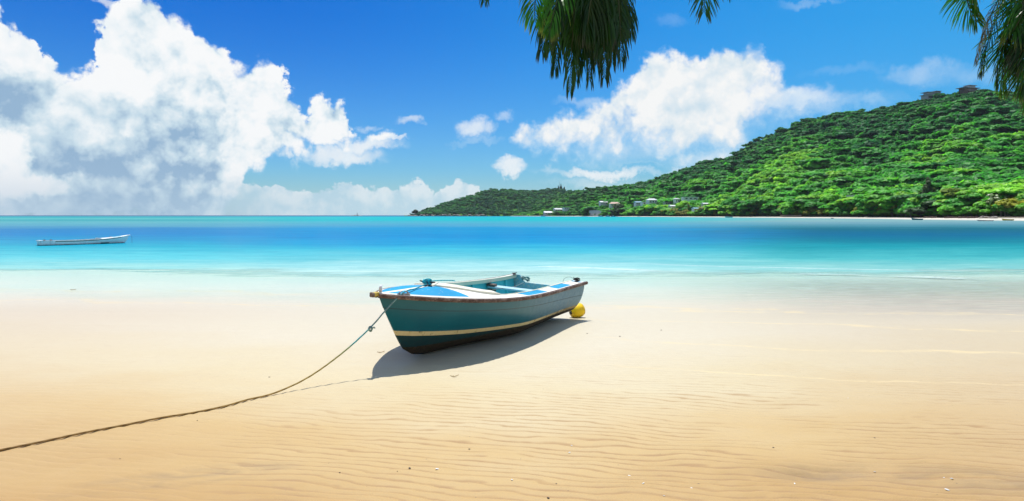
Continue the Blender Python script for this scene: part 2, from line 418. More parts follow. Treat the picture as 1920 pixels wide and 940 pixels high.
# dark streaks on the sand and in the swirl hollow
def ell(cx, cy, rx, ry, ang):
    ux = t.m('SUBTRACT', px_, cx); uy = t.m('SUBTRACT', py_, cy); ca, sa = math.cos(ang), math.sin(ang)
    a = t.m('ADD', t.m('MULTIPLY', ux, ca / rx), t.m('MULTIPLY', uy, sa / rx)); b = t.m('ADD', t.m('MULTIPLY', ux, -sa / ry), t.m('MULTIPLY', uy, ca / ry))
    return t.mr(t.m('ADD', t.m('MULTIPLY', a, a), t.m('MULTIPLY', b, b)), 1., 0., smooth=True)
dark_streak = t.m('MULTIPLY', ell(-2.15, 4.15, .95, .20, .35), t.mr(nst, .40, .68))
dark_streak = t.m('MAXIMUM', dark_streak, t.m('MULTIPLY', ell(3.0, 4.12, 1.1, .30, -.2), t.mr(nst, .35, .66, 0, .8)))
dark_streak = t.m('MAXIMUM', dark_streak, t.m('MULTIPLY', t.attr('swirl'), t.mr(n2, .35, .6, .45, 1.0)))
colr = t.mix(t.m('MULTIPLY', dark_streak, .62), colr, (.22, .15, .085))
# yellowish wrack lines curving along the edge of the water film
def wrack(y0, k, wob, width):
    ln = t.m('SUBTRACT', py_, t.m('ADD', t.m('ADD', y0, t.m('MULTIPLY', px_, k)), t.m('MULTIPLY', t.m('SUBTRACT', n1, .5), wob)))
    return t.m('MULTIPLY', t.mr(t.m('ABSOLUTE', ln), width, 0., smooth=True), t.mr(nst, .38, .60))
wr = t.m('MAXIMUM', wrack(10.9, -.20, 1.8, .14), t.m('MAXIMUM', wrack(9.0, -.20, 1.2, .10), wrack(12.8, -.16, 2.4, .16)))
wr = t.m('MAXIMUM', wr, wrack(7.5, -.22, 1.0, .05))
wr = t.m('MULTIPLY', wr, t.mr(px_, .6, 2.2))
wl = t.m('MULTIPLY', t.m('MAXIMUM', wrack(14.3, -.10, 3.0, .18), wrack(12.2, -.14, 2.6, .2)), t.mr(px_, -2., -4.))
wr = t.m('MAXIMUM', wr, wl)
colr = t.mix(t.m('MULTIPLY', wr, .60), colr, (.78, .62, .33))
colr = t.mix(t.mr(n2, .35, .7, 0., .10), colr, (.46, .33, .19))
speck = t.mr(t.noise(flatP, 38., 2, .5), .735, .76)
colr = t.mix(t.m('MULTIPLY', speck, .6), colr, (.16, .11, .07))
colr = t.mix(t.mr(n3, .3, .7, 0., .16), colr, (.34, .25, .15))
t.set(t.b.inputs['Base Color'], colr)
t.set(t.b.inputs['Roughness'], t.mr(py_, 5., 14., .62, .40))
t.b.inputs['Specular IOR Level'].default_value = .35
fine = t.m('ADD', t.m('MULTIPLY', n3, .5), t.m('MULTIPLY', t.noise(t.v('MULTIPLY', flatP, (5, 26, 1)), 1.0, 4, .6, dist=.4), t.mr(py_, 5., 9., .6, 1.6)))
t.set(t.b.inputs['Normal'], t.bump(fine, .45, .012))
sand_o = link('sand_beach', me, m); tag(sand_o, kind='structure')

# ------------------------------------------------------------------ the sea
def foam_line(x):    # a small breaking wavelet, further out on the left
    return 21.8 - .26 * x + .25 * np.sin(x * .8) + .5 * np.sin(x * .23 + 2)
ys = []; y_ = 7.0
while y_ < 40: ys.append(y_); y_ *= 1.0045
while y_ < 600: ys.append(y_); y_ *= 1.03
while y_ < 45000: ys.append(y_); y_ *= 1.25
ys = np.array(ys); ss = np.concatenate([[-9, -4, -2, -1.4], np.linspace(-1.05, 1.05, 240), [1.4, 2, 4, 9]])
Yg, Sg = np.meshgrid(ys, ss, indexing='ij'); Xg = Sg * Yg
fl = foam_line(Xg); dst = Yg - fl
seg = sstep(-.5, 2.0, Xg) * sstep(-.35, .2, fbm(Xg * .35, Yg * 0 + .5, 3, 91) + .15)
ridge = np.exp(-(dst / .35) ** 2) * seg * sstep(60, 25, Yg)
dst2 = Yg - fl - 3.0 - .4 * np.sin(Xg * .5)
ridge2 = np.exp(-(dst2 / .5) ** 2) * sstep(2, 6, Xg) * .6 * sstep(60, 25, Yg)
wob = (fbm(Xg * .5, Yg * 1.4, 3, 101) * .018) * sstep(19, 27, Yg) * sstep(70, 30, Yg)
# deep calm ripples toward the right where the film of water still moves
rr = sstep(3.5, 9, Xg) * sstep(8, 11, Yg) * sstep(24, 17, Yg)
Zg = SEA_Z + .055 * ridge + .03 * ridge2 + wob + rr * .004 * (fbm(Xg * 2.2, Yg * 7, 2, 111) + .2)
Zg = np.where(Yg < 12, Zg - .0 , Zg)
foam = 1.2 * np.exp(-((dst - .08) / .22) ** 2) * seg + .5 * np.exp(-((dst2) / .15) ** 2) * sstep(3, 7, Xg)
me = mesh_np('sea', np.stack([Xg, Yg, Zg], -1).reshape(-1, 3), grid_faces(len(ys), len(ss)), smooth=True,
             attrs={'foam': foam.ravel()})
m, t = mat('sea_water')
P = t.n('ShaderNodeNewGeometry').outputs['Position']
px_, py_, pz_ = t.sep(P)
flatP = t.comb(px_, py_, 0.)
ang = t.m('DIVIDE', px_, py_)
# depth classes: distance in octaves, with wandering borders
lg = t.m('LOGARITHM', py_, 2.0)
perL = t.comb(t.m('MULTIPLY', ang, 2.4), t.m('MULTIPLY', lg, 1.6), 0.)
wn = t.noise(perL, 1.6, 4, .55)
wn2 = t.noise(t.comb(t.m('MULTIPLY', ang, 3.0), t.m('MULTIPLY', lg, 9.), 3.), 1.8, 4, .6)
lgw = t.m('ADD', lg, t.m('ADD', t.m('MULTIPLY', t.m('SUBTRACT', wn, .5), .45), t.m('MULTIPLY', t.m('SUBTRACT', wn2, .5), .22)))
L2 = lambda y: (math.log2(y) - 3.5) / 8.5
mid = [(L2(14), (.62, .70, .60)), (L2(19), (.50, .66, .58)), (L2(22.5), (.35, .61, .58)), (L2(27), (.15, .48, .50)), (L2(34), (.035, .40, .50)), (L2(42), (.003, .27, .48)),
       (L2(54), (.002, .22, .46)), (L2(88), (.006, .25, .45)), (L2(115), (.07, .30, .42)), (L2(160), (.06, .34, .42)), (L2(230), (.006, .40, .42)), (L2(500), (.004, .42, .42)),
       (L2(900), (.004, .32, .42)), (L2(1700), (.008, .15, .28)), (L2(3000), (.01, .10, .20))]
lef = [(L2(14), (.64, .70, .56)), (L2(18), (.54, .69, .57)), (L2(22), (.31, .58, .53)), (L2(27), (.10, .50, .54)), (L2(36), (.010, .36, .46)), (L2(46), (.002, .25, .43)),
       (L2(60), (.006, .19, .42)), (L2(84), (.014, .19, .40)), (L2(110), (.08, .29, .38)), (L2(170), (.10, .36, .38)), (L2(240), (.03, .30, .32)), (L2(330), (.09, .40, .38)), (L2(500), (.02, .34, .34)),
       (L2(1100), (.02, .28, .34)), (L2(1900), (.008, .11, .24)), (L2(3000), (.01, .09, .20))]
rig = [(L2(14), (.60, .66, .55)), (L2(18), (.50, .65, .56)), (L2(22), (.26, .53, .49)), (L2(27), (.08, .42, .42)), (L2(36), (.012, .28, .32)), (L2(46), (.004, .17, .24)),
       (L2(60), (.004, .115, .23)), (L2(84), (.010, .12, .17)), (L2(105), (.05, .20, .25)), (L2(150), (.16, .30, .34)), (L2(210), (.22, .36, .36)), (L2(420), (.22, .40, .38)), (L2(900), (.05, .36, .38))]
f = t.mr(lgw, 3.5, 12.0)
ca = t.mix(t.mr(ang, -.55, -.22, smooth=True), t.ramp(f, lef), t.ramp(f, mid))
ca = t.mix(t.mr(t.m('ADD', ang, t.m('MULTIPLY', t.m('SUBTRACT', wn, .5), .3)), .16, .48, smooth=True), ca, t.ramp(f, rig))
# weed and sand patches on the bottom, in streaks
ca = t.mix(t.m('MULTIPLY', t.mr(wn2, .42, .70), t.mr(py_, 20., 60., 0., .30)), ca, t.mix(.5, ca, (.02, .14, .20), 'MIX'))
# small wave texture: crests lighter, troughs deeper
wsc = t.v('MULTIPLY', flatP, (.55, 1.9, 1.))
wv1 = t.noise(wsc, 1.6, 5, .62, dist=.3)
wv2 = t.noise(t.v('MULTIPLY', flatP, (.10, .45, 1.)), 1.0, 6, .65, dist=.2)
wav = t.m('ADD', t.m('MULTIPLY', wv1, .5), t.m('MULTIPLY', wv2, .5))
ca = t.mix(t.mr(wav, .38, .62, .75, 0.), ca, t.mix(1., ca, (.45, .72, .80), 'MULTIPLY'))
fo = t.m('MULTIPLY', t.attr('foam'), t.mr(t.noise(t.v('MULTIPLY', flatP, (2.2, 9, 1)), 1.6, 5, .65), .36, .58), clamp=True)
ca = t.mix(fo, ca, (.86, .88, .86))
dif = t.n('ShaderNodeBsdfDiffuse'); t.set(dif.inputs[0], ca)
glo = t.n('ShaderNodeBsdfGlossy'); glo.inputs['Roughness'].default_value = .16
bh = t.m('ADD', t.m('MULTIPLY', wv2, t.mr(py_, 20., 300., .5, 3.)), t.m('MULTIPLY', wv1, .35))
nb = t.bump(bh, .6, .25)
nb2 = t.bump(bh, .35, .25)
t.set(glo.inputs['Normal'], nb); t.set(dif.inputs['Normal'], nb2)
fr = t.n('ShaderNodeFresnel'); fr.inputs['IOR'].default_value = 1.33; t.set(fr.inputs['Normal'], nb)
gl = t.m('MULTIPLY', fr.outputs[0], t.mr(py_, 12., 60., .30, .20))
mx = t.n('ShaderNodeMixShader'); t.set(mx.inputs[0], gl); t.set(mx.inputs[1], dif.outputs[0]); t.set(mx.inputs[2], glo.outputs[0])
# clear film of water over the sand: the sand shows through until the water is knee deep
edge = t.m('ADD', t.m('ADD', py_, t.m('MULTIPLY', t.m('SUBTRACT', t.noise(t.v('MULTIPLY', flatP, (.10, .35, 1.)), 1.0, 4, .6), .5), 6.0)), t.mr(px_, -14., -4., -1.2, 0.))
edge = t.m('ADD', edge, t.m('MULTIPLY', t.m('SUBTRACT', t.noise(t.v('MULTIPLY', flatP, (.55, 3.2, 1.)), 1.0, 4, .65), .5), 5.0))
alpha = t.mr(edge, 18.6, 20.9, smooth=True)
alpha = t.m('MAXIMUM', alpha, fo)
trn = t.n('ShaderNodeBsdfTransparent'); t.set(trn.inputs[0], t.mix(t.mr(edge, 12.5, 19.8), (1, 1, 1, 1), (.78, .97, .975, 1)))
film = t.n('ShaderNodeMixShader')
t.set(film.inputs[0], t.m('MULTIPLY', t.m('MULTIPLY', t.mr(edge, 9.5, 14.0, 0., .30), t.mr(py_, 11.9, 14.5)), fr.outputs[0])); t.set(film.inputs[1], trn.outputs[0]); t.set(film.inputs[2], glo.outputs[0])
mx2 = t.n('ShaderNodeMixShader'); t.set(mx2.inputs[0], alpha); t.set(mx2.inputs[1], film.outputs[0]); t.set(mx2.inputs[2], mx.outputs[0])
t.set(t.out.inputs[0], mx2.outputs[0])
tag(link('sea_water', me, m), kind='structure')

# ------------------------------------------------------------------ far shore: shelf, beach, hills
U = lambda px: (px - 960) / FPX
_wl = np.array([(940, 1500), (985, 1300), (1040, 1150), (1100, 1000), (1200, 760), (1300, 600), (1430, 470), (1500, 395), (1600, 320), (1700, 245), (1800, 206), (1920, 175), (2100, 150), (2400, 130)], float)
_tb = np.array([(940, 1560), (985, 1340), (1040, 1190), (1100, 1040), (1200, 800), (1300, 650), (1430, 530), (1500, 470), (1600, 400), (1700, 325), (1800, 290), (1920, 265), (2100, 240), (2400, 220)], float)
water_Y = lambda u: np.interp(u, (_wl[:, 0] - 960) / FPX, _wl[:, 1])
tree_Y = lambda u: np.interp(u, (_tb[:, 0] - 960) / FPX, _tb[:, 1])
_sk = np.array([(940, 404), (985, 396), (1000, 381), (1030, 366), (1060, 357), (1100, 348), (1140, 343), (1180, 342), (1230, 331), (1290, 309), (1330, 299), (1375, 287), (1400, 268),
    (1440, 247), (1465, 240), (1500, 222), (1560, 210), (1620, 203), (1660, 200), (1700, 192), (1740, 183), (1790, 173), (1840, 168), (1900, 172), (1960, 178), (2100, 190), (2400, 230)], float)
sky_py = lambda u: np.interp(u, (_sk[:, 0] - 960) / FPX, _sk[:, 1])
BACK = lambda u: np.interp(u, [0, .1, .2, .35, .5, .8, 1.2], [120, 170, 280, 400, 470, 480, 480])
def ridge_h(u):
    Yr = tree_Y(u) + BACK(u)
    return Yr, np.maximum(1.2, EYE + (404 - sky_py(u)) / FPX * Yr - np.interp(u, [0.03, .15, .4, .8], [7, 9, 7, 5.]))
def hill_z(u, Y):
    T = tree_Y(u); Wt = water_Y(u); Yr, Hr = ridge_h(u)
    base = .45
    q = (Y - T) / (Yr - T)
    x = u * Y
    k = np.clip(q, 0, 1)
    zz = base + (Hr - base) * (k ** 1.25 * .62 + .38 * sstep(0, 1, k))
    amp = np.minimum(Hr * .16, 16) * np.sin(np.pi * np.clip(q, 0, 1))
    zz = zz + amp * (fbm(x / 120, Y / 150, 3, 7) * 1.2 - .25)
    back = np.clip(q - 1, 0, 3); zz = np.where(q > 1, np.maximum(Hr * (1 - .35 * back) - 3 * back, -3), zz)
    beach = -.5 + (base + .5) * sstep(0, 1, (Y - (Wt - 12)) / (T - Wt + 12)) 
    return np.where(q <= 0, beach, zz)
us = np.concatenate([np.linspace(U(935), U(2000), 330), np.linspace(U(2005), U(2600), 40)])
qs = np.concatenate([np.linspace(-1, 0, 14), np.linspace(.02, 1.0, 46)[0:], np.linspace(1.06, 2.2, 8)])
Ug, Qg = np.meshgrid(us, qs, indexing='ij')
Tg = tree_Y(Ug); Wg = water_Y(Ug) - 14; Yr, Hr = ridge_h(Ug)
Yg = np.where(Qg <= 0, Tg + Qg * (Tg - Wg), Tg + Qg * (Yr - Tg))
Zg = hill_z(Ug, Yg)
V = np.stack([Ug * Yg, Yg, Zg], -1).reshape(-1, 3); F = grid_faces(len(us), len(qs))
isb = (Qg.reshape(len(us), len(qs))[:-1, 1:] <= .03).reshape(-1)
def used(V, F):
    idx, inv = np.unique(F, return_inverse=True); return V[idx], inv.reshape(F.shape)
m_bsand, t = mat('pale_beach_sand')
P = t.n('ShaderNodeNewGeometry').outputs['Position']
pz = t.sep(P)[2]
t.set(t.b.inputs['Base Color'], t.mix(t.mr(t.m('ADD', pz, t.m('MULTIPLY', t.noise(P, .12, 4), .3)), -.05, .45), (.40, .40, .33), (.66, .60, .50)))
t.b.inputs['Roughness'].default_value = .9
m_ground, t = mat('hill_ground')
P = t.n('ShaderNodeNewGeometry').outputs['Position']
t.set(t.b.inputs['Base Color'], t.mix(t.mr(t.noise(P, .05, 5), .4, .62), (.03, .12, .02), (.07, .19, .03)))
t.b.inputs['Roughness'].default_value = 1; t.b.inputs['Specular IOR Level'].default_value = .1
V1, F1 = used(V, F[isb]); tag(link('far_beach', mesh_np('far_beach', V1, F1, True), m_bsand), kind='structure')
V1, F1 = used(V, F[~isb]); tag(link('hill', mesh_np('hill', V1, F1, True), m_ground), kind='structure')

# left headland, beyond the bay
_hs = np.array([(760, 405), (768, 403.5), (785, 398), (800, 392), (830, 381), (860, 372), (895, 361), (920, 354), (950, 354), (975, 357), (1010, 356), (1040, 353), (1065, 356), (1100, 360), (1160, 372), (1250, 400)], float)
hs_py = lambda u: np.interp(u, (_hs[:, 0] - 960) / FPX, _hs[:, 1])
HY0 = lambda u: np.interp(u, [U(760), U(900), U(1000), U(1250)], [1500, 1420, 1480, 1500])
HBK = lambda u: np.interp(u, [U(760), U(800), U(900), U(1250)], [15, 60, 190, 260])
def head_z(u, Y):
    T = HY0(u); Bk = HBK(u); Hr = np.maximum(.3, EYE + (404 - hs_py(u)) / FPX * (T + Bk) - 5.5)
    q = (Y - T) / Bk; k = np.clip(q, 0, 1)
    zz = Hr * (.35 * sstep(0, .25, k) * 0 + k ** .8 * .6 + .4 * sstep(0, 1, k)) + 1.0 * sstep(0, .05, k)
    zz = zz + np.minimum(Hr * .14, 8) * np.sin(np.pi * k) * fbm(u * Y / 70, Y / 70, 3, 17)
    zz = np.where(q > 1, Hr * (1 - .5 * (q - 1)), zz)
    return np.where(q < 0, -.5 + .5 * (q + 1), zz)
us = np.linspace(U(758), U(1250), 120); qs = np.concatenate([[-.1, 0], np.linspace(.03, 1, 24), [1.3, 1.8, 3.0]])
Ug, Qg = np.meshgrid(us, qs, indexing='ij'); Yg = HY0(Ug) + Qg * HBK(Ug)
tag(link('headland', mesh_np('headland', np.stack([Ug * Yg, Yg, head_z(Ug, Yg)], -1).reshape(-1, 3), grid_faces(len(us), len(qs)), True), m_ground), kind='structure')

# ------------------------------------------------------------------ simple painted materials
def flat(name, col, rough=.6, spec=.5, noise_amt=.18, nscale=6., metal=0., bump=0.):
    m, t = mat(name); O = t.n('ShaderNodeTexCoord').outputs['Object']
    n = t.noise(O, nscale, 5, .6)
    dk = tuple(c_ * (1 - noise_amt * 2) for c_ in col[:3]); lt = tuple(min(1, c_ * (1 + noise_amt * .6)) for c_ in col[:3])
    t.set(t.b.inputs['Base Color'], t.mix(t.mr(n, .3, .7), dk, lt)); t.b.inputs['Roughness'].default_value = rough
    t.b.inputs['Specular IOR Level'].default_value = spec; t.b.inputs['Metallic'].default_value = metal
    if bump: t.set(t.b.inputs['Normal'], t.bump(n, bump, .01))
    return m
M_white = flat('white_wall', (.72, .70, .66)); M_grey = flat('grey_wall', (.36, .36, .35)); M_cream = flat('cream_wall', (.62, .55, .42))
M_roofw = flat('white_sheet_roof', (.80, .80, .80), .5); M_roofr = flat('terracotta_roof', (.46, .16, .09)); M_roofg = flat('grey_sheet_roof', (.30, .33, .36)); M_roofp = flat('pink_tin_roof', (.62, .38, .30))
M_glass = flat('dark_window', (.03, .04, .05), .15); M_wood = flat('brown_wood', (.12, .07, .045)); M_rock = flat('granite', (.30, .26, .22), .9, nscale=.5, bump=.6)
M_roofb = flat('blue_sheet_roof', (.25, .45, .55), .5)

HOUSES = [
    (1028, 402, 17, 9, 3.4, M_grey, M_roofw, 'gable', 'small white-roofed house at the waterline left of the village'),
    (1046, 396, 15, 8, 3.4, M_cream, M_roofw, 'gable', 'pale roofed house among trees, second from the left'),
    (1062, 393, 12, 8, 3.4, M_white, M_roofw, 'flat', 'little flat white house left of the big dark round tree'),
    (1131, 383, 12, 8, 3.4, M_white, M_roofw, 'gable', 'small white-roofed house up the slope above the retaining wall'),
    (1152, 387, 15, 9, 4.2, M_white, M_roofp, 'hip', 'white house with a pinkish hipped roof above the beach'),
    (1196, 384, 9, 7, 3.4, M_white, M_roofb, 'gable', 'small house with a pale blue roof among palms'),
    (1208, 384, 8, 7, 3.4, M_white, M_roofw, 'flat', 'tiny white box house beside the blue-roofed one'),
    (1222, 382, 12, 8, 5.0, M_white, M_roofw, 'hip', 'two-storey white house in the middle of the village'),
    (1252, 384, 9, 7, 3.2, M_grey, M_roofg, 'gable', 'small house with a grey metal roof among palms'),
    (1268, 381, 5, 5, 5.5, M_white, M_roofw, 'hip', 'narrow white tower house in the village'),
    (1293, 375, 17, 8, 3.2, M_white, M_roofw, 'flat', 'long low white house on the slope above the village'),
    (1261, 391, 8, 6, 3.0, M_cream, M_roofw, 'gable', 'cream cottage low down between village trees'),
    (1322, 388, 6, 6, 3.6, M_cream, M_roofw, 'gable', 'cream gabled cottage at the right of the village'),
    (1304, 396, 6, 5, 3.0, M_white, M_roofb, 'gable', 'tiny blue-roofed shed just above the far beach'),
    (1597, 370, 7, 5, 2.8, M_white, M_roofw, 'gable', 'white roof showing through the trees, left of the pair'),
    (1609, 371, 8, 5, 2.8, M_white, M_roofw, 'gable', 'white roof showing through the trees, right of the pair'),
    (1580, 377, 3.0, 3.0, 2.6, M_white, M_roofw, 'flat', 'tiny white hut below the pair of white roofs')]
def clear_view(u, Y, z, h, w):
    '''height a tree may have so that it does not grow across the front of a village house'''
    for (px, py, hw_, d_, hh, *_r) in HOUSES:
        dY = 12 + (400 - py) * (3.0 if px < 1500 else 2.2); Yh = float(tree_Y(U(px))) + dY
        if Y > Yh + 6: continue
        if abs(u - U(px)) * Y < (hw_ * .5 * Y / Yh + w * .30) and Y < Yh + 6:
            h = min(h, EYE + (404 - py + hh * FPX / Yh * (.62 if px > 1500 else .25)) / FPX * Y - z)
    return h
# ------------------------------------------------------------------ foliage
def foliage_mat(name, colour_src, trans=.46, var=.28):
    m, t = mat(name)
    if colour_src == 'attr': base = t.attr('col', 'Color')
    elif colour_src == 'object': base = t.n('ShaderNodeObjectInfo').outputs['Color']
    else: base = colour_src
    P = t.n('ShaderNodeNewGeometry').outputs['Position']
    n = t.noise(P, .55, 3, .6)
    cb = t.mix(t.mr(n, .3, .7), t.mix(1., base, (1 - var, 1 - var, 1 - var * .8, 1), 'MULTIPLY'), t.mix(1., base, (1 + var, 1 + var * .8, 1, 1), 'MULTIPLY'))
    nv = t.attr('nv', 'Vector')
    if colour_src == 'object':
        vt = t.n('ShaderNodeVectorTransform', vector_type='NORMAL', convert_from='OBJECT', convert_to='WORLD'); t.set(vt.inputs[0], nv); nv = vt.outputs[0]
    nv = t.v('NORMALIZE', nv)
    d = t.n('ShaderNodeBsdfDiffuse'); t.set(d.inputs[0], cb); t.set(d.inputs['Normal'], nv)
    tr = t.n('ShaderNodeBsdfTranslucent'); t.set(tr.inputs[0], t.mix(1., cb, (1.2, 1.3, .6, 1), 'MULTIPLY'))
    g = t.n('ShaderNodeBsdfGlossy'); g.inputs['Roughness'].default_value = .55; g.inputs['Color'].default_value = (.8, .9, .8, 1)
    a = t.n('ShaderNodeMixShader'); a.inputs[0].default_value = trans; t.set(a.inputs[1], d.outputs[0]); t.set(a.inputs[2], tr.outputs[0])
    b = t.n('ShaderNodeMixShader'); b.inputs[0].default_value = .03; t.set(b.inputs[1], a.outputs[0]); t.set(b.inputs[2], g.outputs[0])
    t.set(t.out.inputs[0], b.outputs[0])
    return m
m_forest = foliage_mat('forest_leaves', 'attr')
m_tree = foliage_mat('tree_leaves', 'object')
m_bark, t = mat('bark')
t.set(t.b.inputs['Base Color'], t.mix(t.noise(t.n('ShaderNodeTexCoord').outputs['Object'], 3., 4), (.10, .085, .065), (.24, .21, .17)))
t.b.inputs['Roughness'].default_value = .95

_bm = bmesh.new(); bmesh.ops.create_icosphere(_bm, subdivisions=1, radius=1.0)
ICO = np.array([v_.co[:] for v_ in _bm.verts]); ICF = np.array([[v_.index for v_ in f_.verts] for f_ in _bm.faces]); _bm.free()
def crown_pts(kind, n, rng):
    """leaf clump triangles of one unit crown: height 0..1 above ground, radius about .5; returns (n*3, 3)"""
    C = []; Nn = []
    if kind == 'round':
        nl = rng.integers(7, 12); L = []
        for i in range(nl):
            a = rng.random() * 6.283; r = math.sqrt(rng.random()) * .32
            L.append((r * math.cos(a), r * math.sin(a), .45 + rng.random() * .34 - r * .35, .13 + rng.random() * .11, .75))
    elif kind == 'umbrella':
        nl = rng.integers(9, 14); L = []
        for i in range(nl):
            a = rng.random() * 6.283; r = math.sqrt(rng.random()) * .52
            L.append((r * math.cos(a), r * math.sin(a), .84 - r * .35 + (rng.random() - .5) * .10 - (.2 if i % 4 == 0 else 0), .16 + rng.random() * .10, .32))
    elif kind == 'cone':
        nl = 12; L = []
        for i in range(nl):
            h = i / (nl - 1); a = rng.random() * 6.283; r = .16 * (1 - h) + .03
            L.append((r * math.cos(a), r * math.sin(a), .15 + .8 * h, .17 * (1 - h) + .05, 1.2))
    else:   # bush: leafy to the ground
        nl = rng.integers(8, 12); L = []
        for i in range(nl):
            a = rng.random() * 6.283; r = math.sqrt(rng.random()) * .36
            L.append((r * math.cos(a), r * math.sin(a), .22 + rng.random() * .5 * (1 - r), .17 + rng.random() * .10, .85))
    L = np.array(L); w = L[:, 3] ** 2; w /= w.sum()
    li = rng.choice(len(L), n, p=w); lb = L[li]
    d = rng.normal(size=(n, 3)); d[:, 2] = np.where(d[:, 2] < -.25, -d[:, 2] * .6, d[:, 2]); d /= np.linalg.norm(d, axis=1)[:, None]
    rad = lb[:, 3] * (.78 + .34 * rng.random(n))
    c = lb[:, :3] + d * rad[:, None] * np.stack([np.ones(n), np.ones(n), lb[:, 4]], 1)
    c[:, 2] = np.maximum(c[:, 2], .03)
    nrm = d + rng.normal(size=(n, 3)) * .34; nrm[:, 2] += .45; nrm /= np.linalg.norm(nrm, axis=1)[:, None]
    a = np.cross(nrm, rng.normal(size=(n, 3))); a /= np.linalg.norm(a, axis=1)[:, None]; b = np.cross(nrm, a)
    s = (.085 if kind != 'cone' else .05) * (.65 + .7 * rng.random(n)) * (700 / n) ** .38
    tri = []
    for k in range(3):
        th = k * 2.094 + rng.random(n) * .7
        tri.append(c + (a * np.cos(th)[:, None] + b * np.sin(th)[:, None]) * s[:, None])
    nv = d + rng.normal(size=(n, 3)) * .22; nv[:, 2] += 1.15
    P0 = np.stack(tri, 1).reshape(-1, 3); N0 = np.repeat(nv, 3, 0)
    for lx, ly, lz, lr, lf in L:        # solid heart of each bough, so that the canopy closes
        M_ = ICO * (.84 + .12 * rng.random((12, 1))); q = M_ * lr * np.array([1, 1, lf]) + np.array([lx, ly, lz]); q[:, 2] = np.maximum(q[:, 2], .02)
        P0 = np.concatenate([P0, q[ICF].reshape(-1, 3)]); nn = ICO + np.array([0, 0, 1.1]); N0 = np.concatenate([N0, nn[ICF].reshape(-1, 3)])
    return P0, N0 / np.linalg.norm(N0, axis=1)[:, None]
KINDS_ = ['round', 'umbrella', 'bush', 'round', 'cone']
_r = np.random.default_rng(3)
far_protos = {k: [crown_pts(k, 230, _r) for _ in range(5)] for k in ('round', 'umbrella', 'bush', 'cone')}

def palette(n, bright, rng):
    """bright 0..1 -> leaf colours, deep green to yellow green"""
    A = np.array([.014, .150, .036]); Bc = np.array([.070, .380, .036]); Cc = np.array([.290, .600, .042])
    b = np.clip(bright + rng.normal(size=n) * .13, 0, 1)[:, None]
    c = np.where(b < .5, A + (Bc - A) * b * 2, Bc + (Cc - Bc) * (b - .5) * 2)
    return c * (1 + rng.normal(size=(n, 1)) * .12)

def forest(name, uu, YY, zz, hts, wid, bright, kinds, rng, tint=(1, 1, 1)):
    cols = palette(len(uu), bright, rng) * np.array(tint)
    Vs = []; Cs = []; Ns = []
    for i in range(len(uu)):
        pr = far_protos[kinds[i]]; p, nv = pr[rng.integers(len(pr))]
        a = rng.random() * 6.283; ca, sa = math.cos(a), math.sin(a)
        x = p[:, 0] * ca - p[:, 1] * sa; y = p[:, 0] * sa + p[:, 1] * ca
        Vs.append(np.stack([uu[i] * YY[i] + x * wid[i], YY[i] + y * wid[i], zz[i] + p[:, 2] * hts[i]], 1))
        Ns.append(np.stack([nv[:, 0] * ca - nv[:, 1] * sa, nv[:, 0] * sa + nv[:, 1] * ca, nv[:, 2]], 1))
        Cs.append(np.repeat(cols[i][None], len(p), 0) * (1 + np.repeat(rng.normal(size=(len(p) // 3, 1)) * .06, 3, 0)))
    V = np.concatenate(Vs); C_ = np.clip(np.concatenate(Cs), .005, 1)
    me = mesh_np(name, V, np.arange(len(V)).reshape(-1, 3), False, {'col': C_, 'nv': np.concatenate(Ns)})
    return link(name, me, m_forest)

rng = np.random.default_rng(11)
N = 9500
uu = U(940) + rng.random(N) * (U(2060) - U(940)); qq = rng.random(N) ** .95 * 1.04
# fewer on the far left where the land is a low strip
T = tree_Y(uu); Yr, Hr = ridge_h(uu); YY = T + qq * (Yr - T) + 6
keep = (qq * (Yr - T) > 10)
uu, YY, qq, T, Yr, Hr = [a[keep] for a in (uu, YY, qq, T, Yr, Hr)]
XX = uu * YY
# thin by a jittered minimum spacing grid (world metres)
cell = np.round(np.stack([XX / 7.6, YY / 8.2], 1)).astype(int)
_, ui = np.unique(cell, axis=0, return_index=True)
uu, YY, qq, XX = uu[ui], YY[ui], qq[ui], XX[ui]
zz = hill_z(uu, YY)
lowleft = sstep(U(1190), U(1050), uu)
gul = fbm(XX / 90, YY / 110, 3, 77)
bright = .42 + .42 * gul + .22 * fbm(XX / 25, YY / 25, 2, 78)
bright = bright + .46 * np.exp(-(((uu - U(1460)) / .10) ** 2 + ((qq - .42) / .30) ** 2)) + .15 * (qq < .15) - .42 * sstep(.50, .80, qq) + .06 * sstep(U(1200), U(1040), uu)  # cloud shadow painted into leaf colour: bright mid-slope patch, dark upper slope
hts = (7.8 + 4.6 * rng.random(len(uu)) ** 1.3 - 3.6 * sstep(.5, 1, qq)) * np.where(rng.random(len(uu)) < .06, 1.35, 1); wid = hts * (1.18 + .5 * rng.random(len(uu)))
kk = rng.choice(['round', 'umbrella', 'bush', 'cone'], len(uu), p=[.60, .15, .22, .03])
wid = np.where(kk == 'umbrella', wid * 1.35, np.where(kk == 'cone', wid * .6, wid))
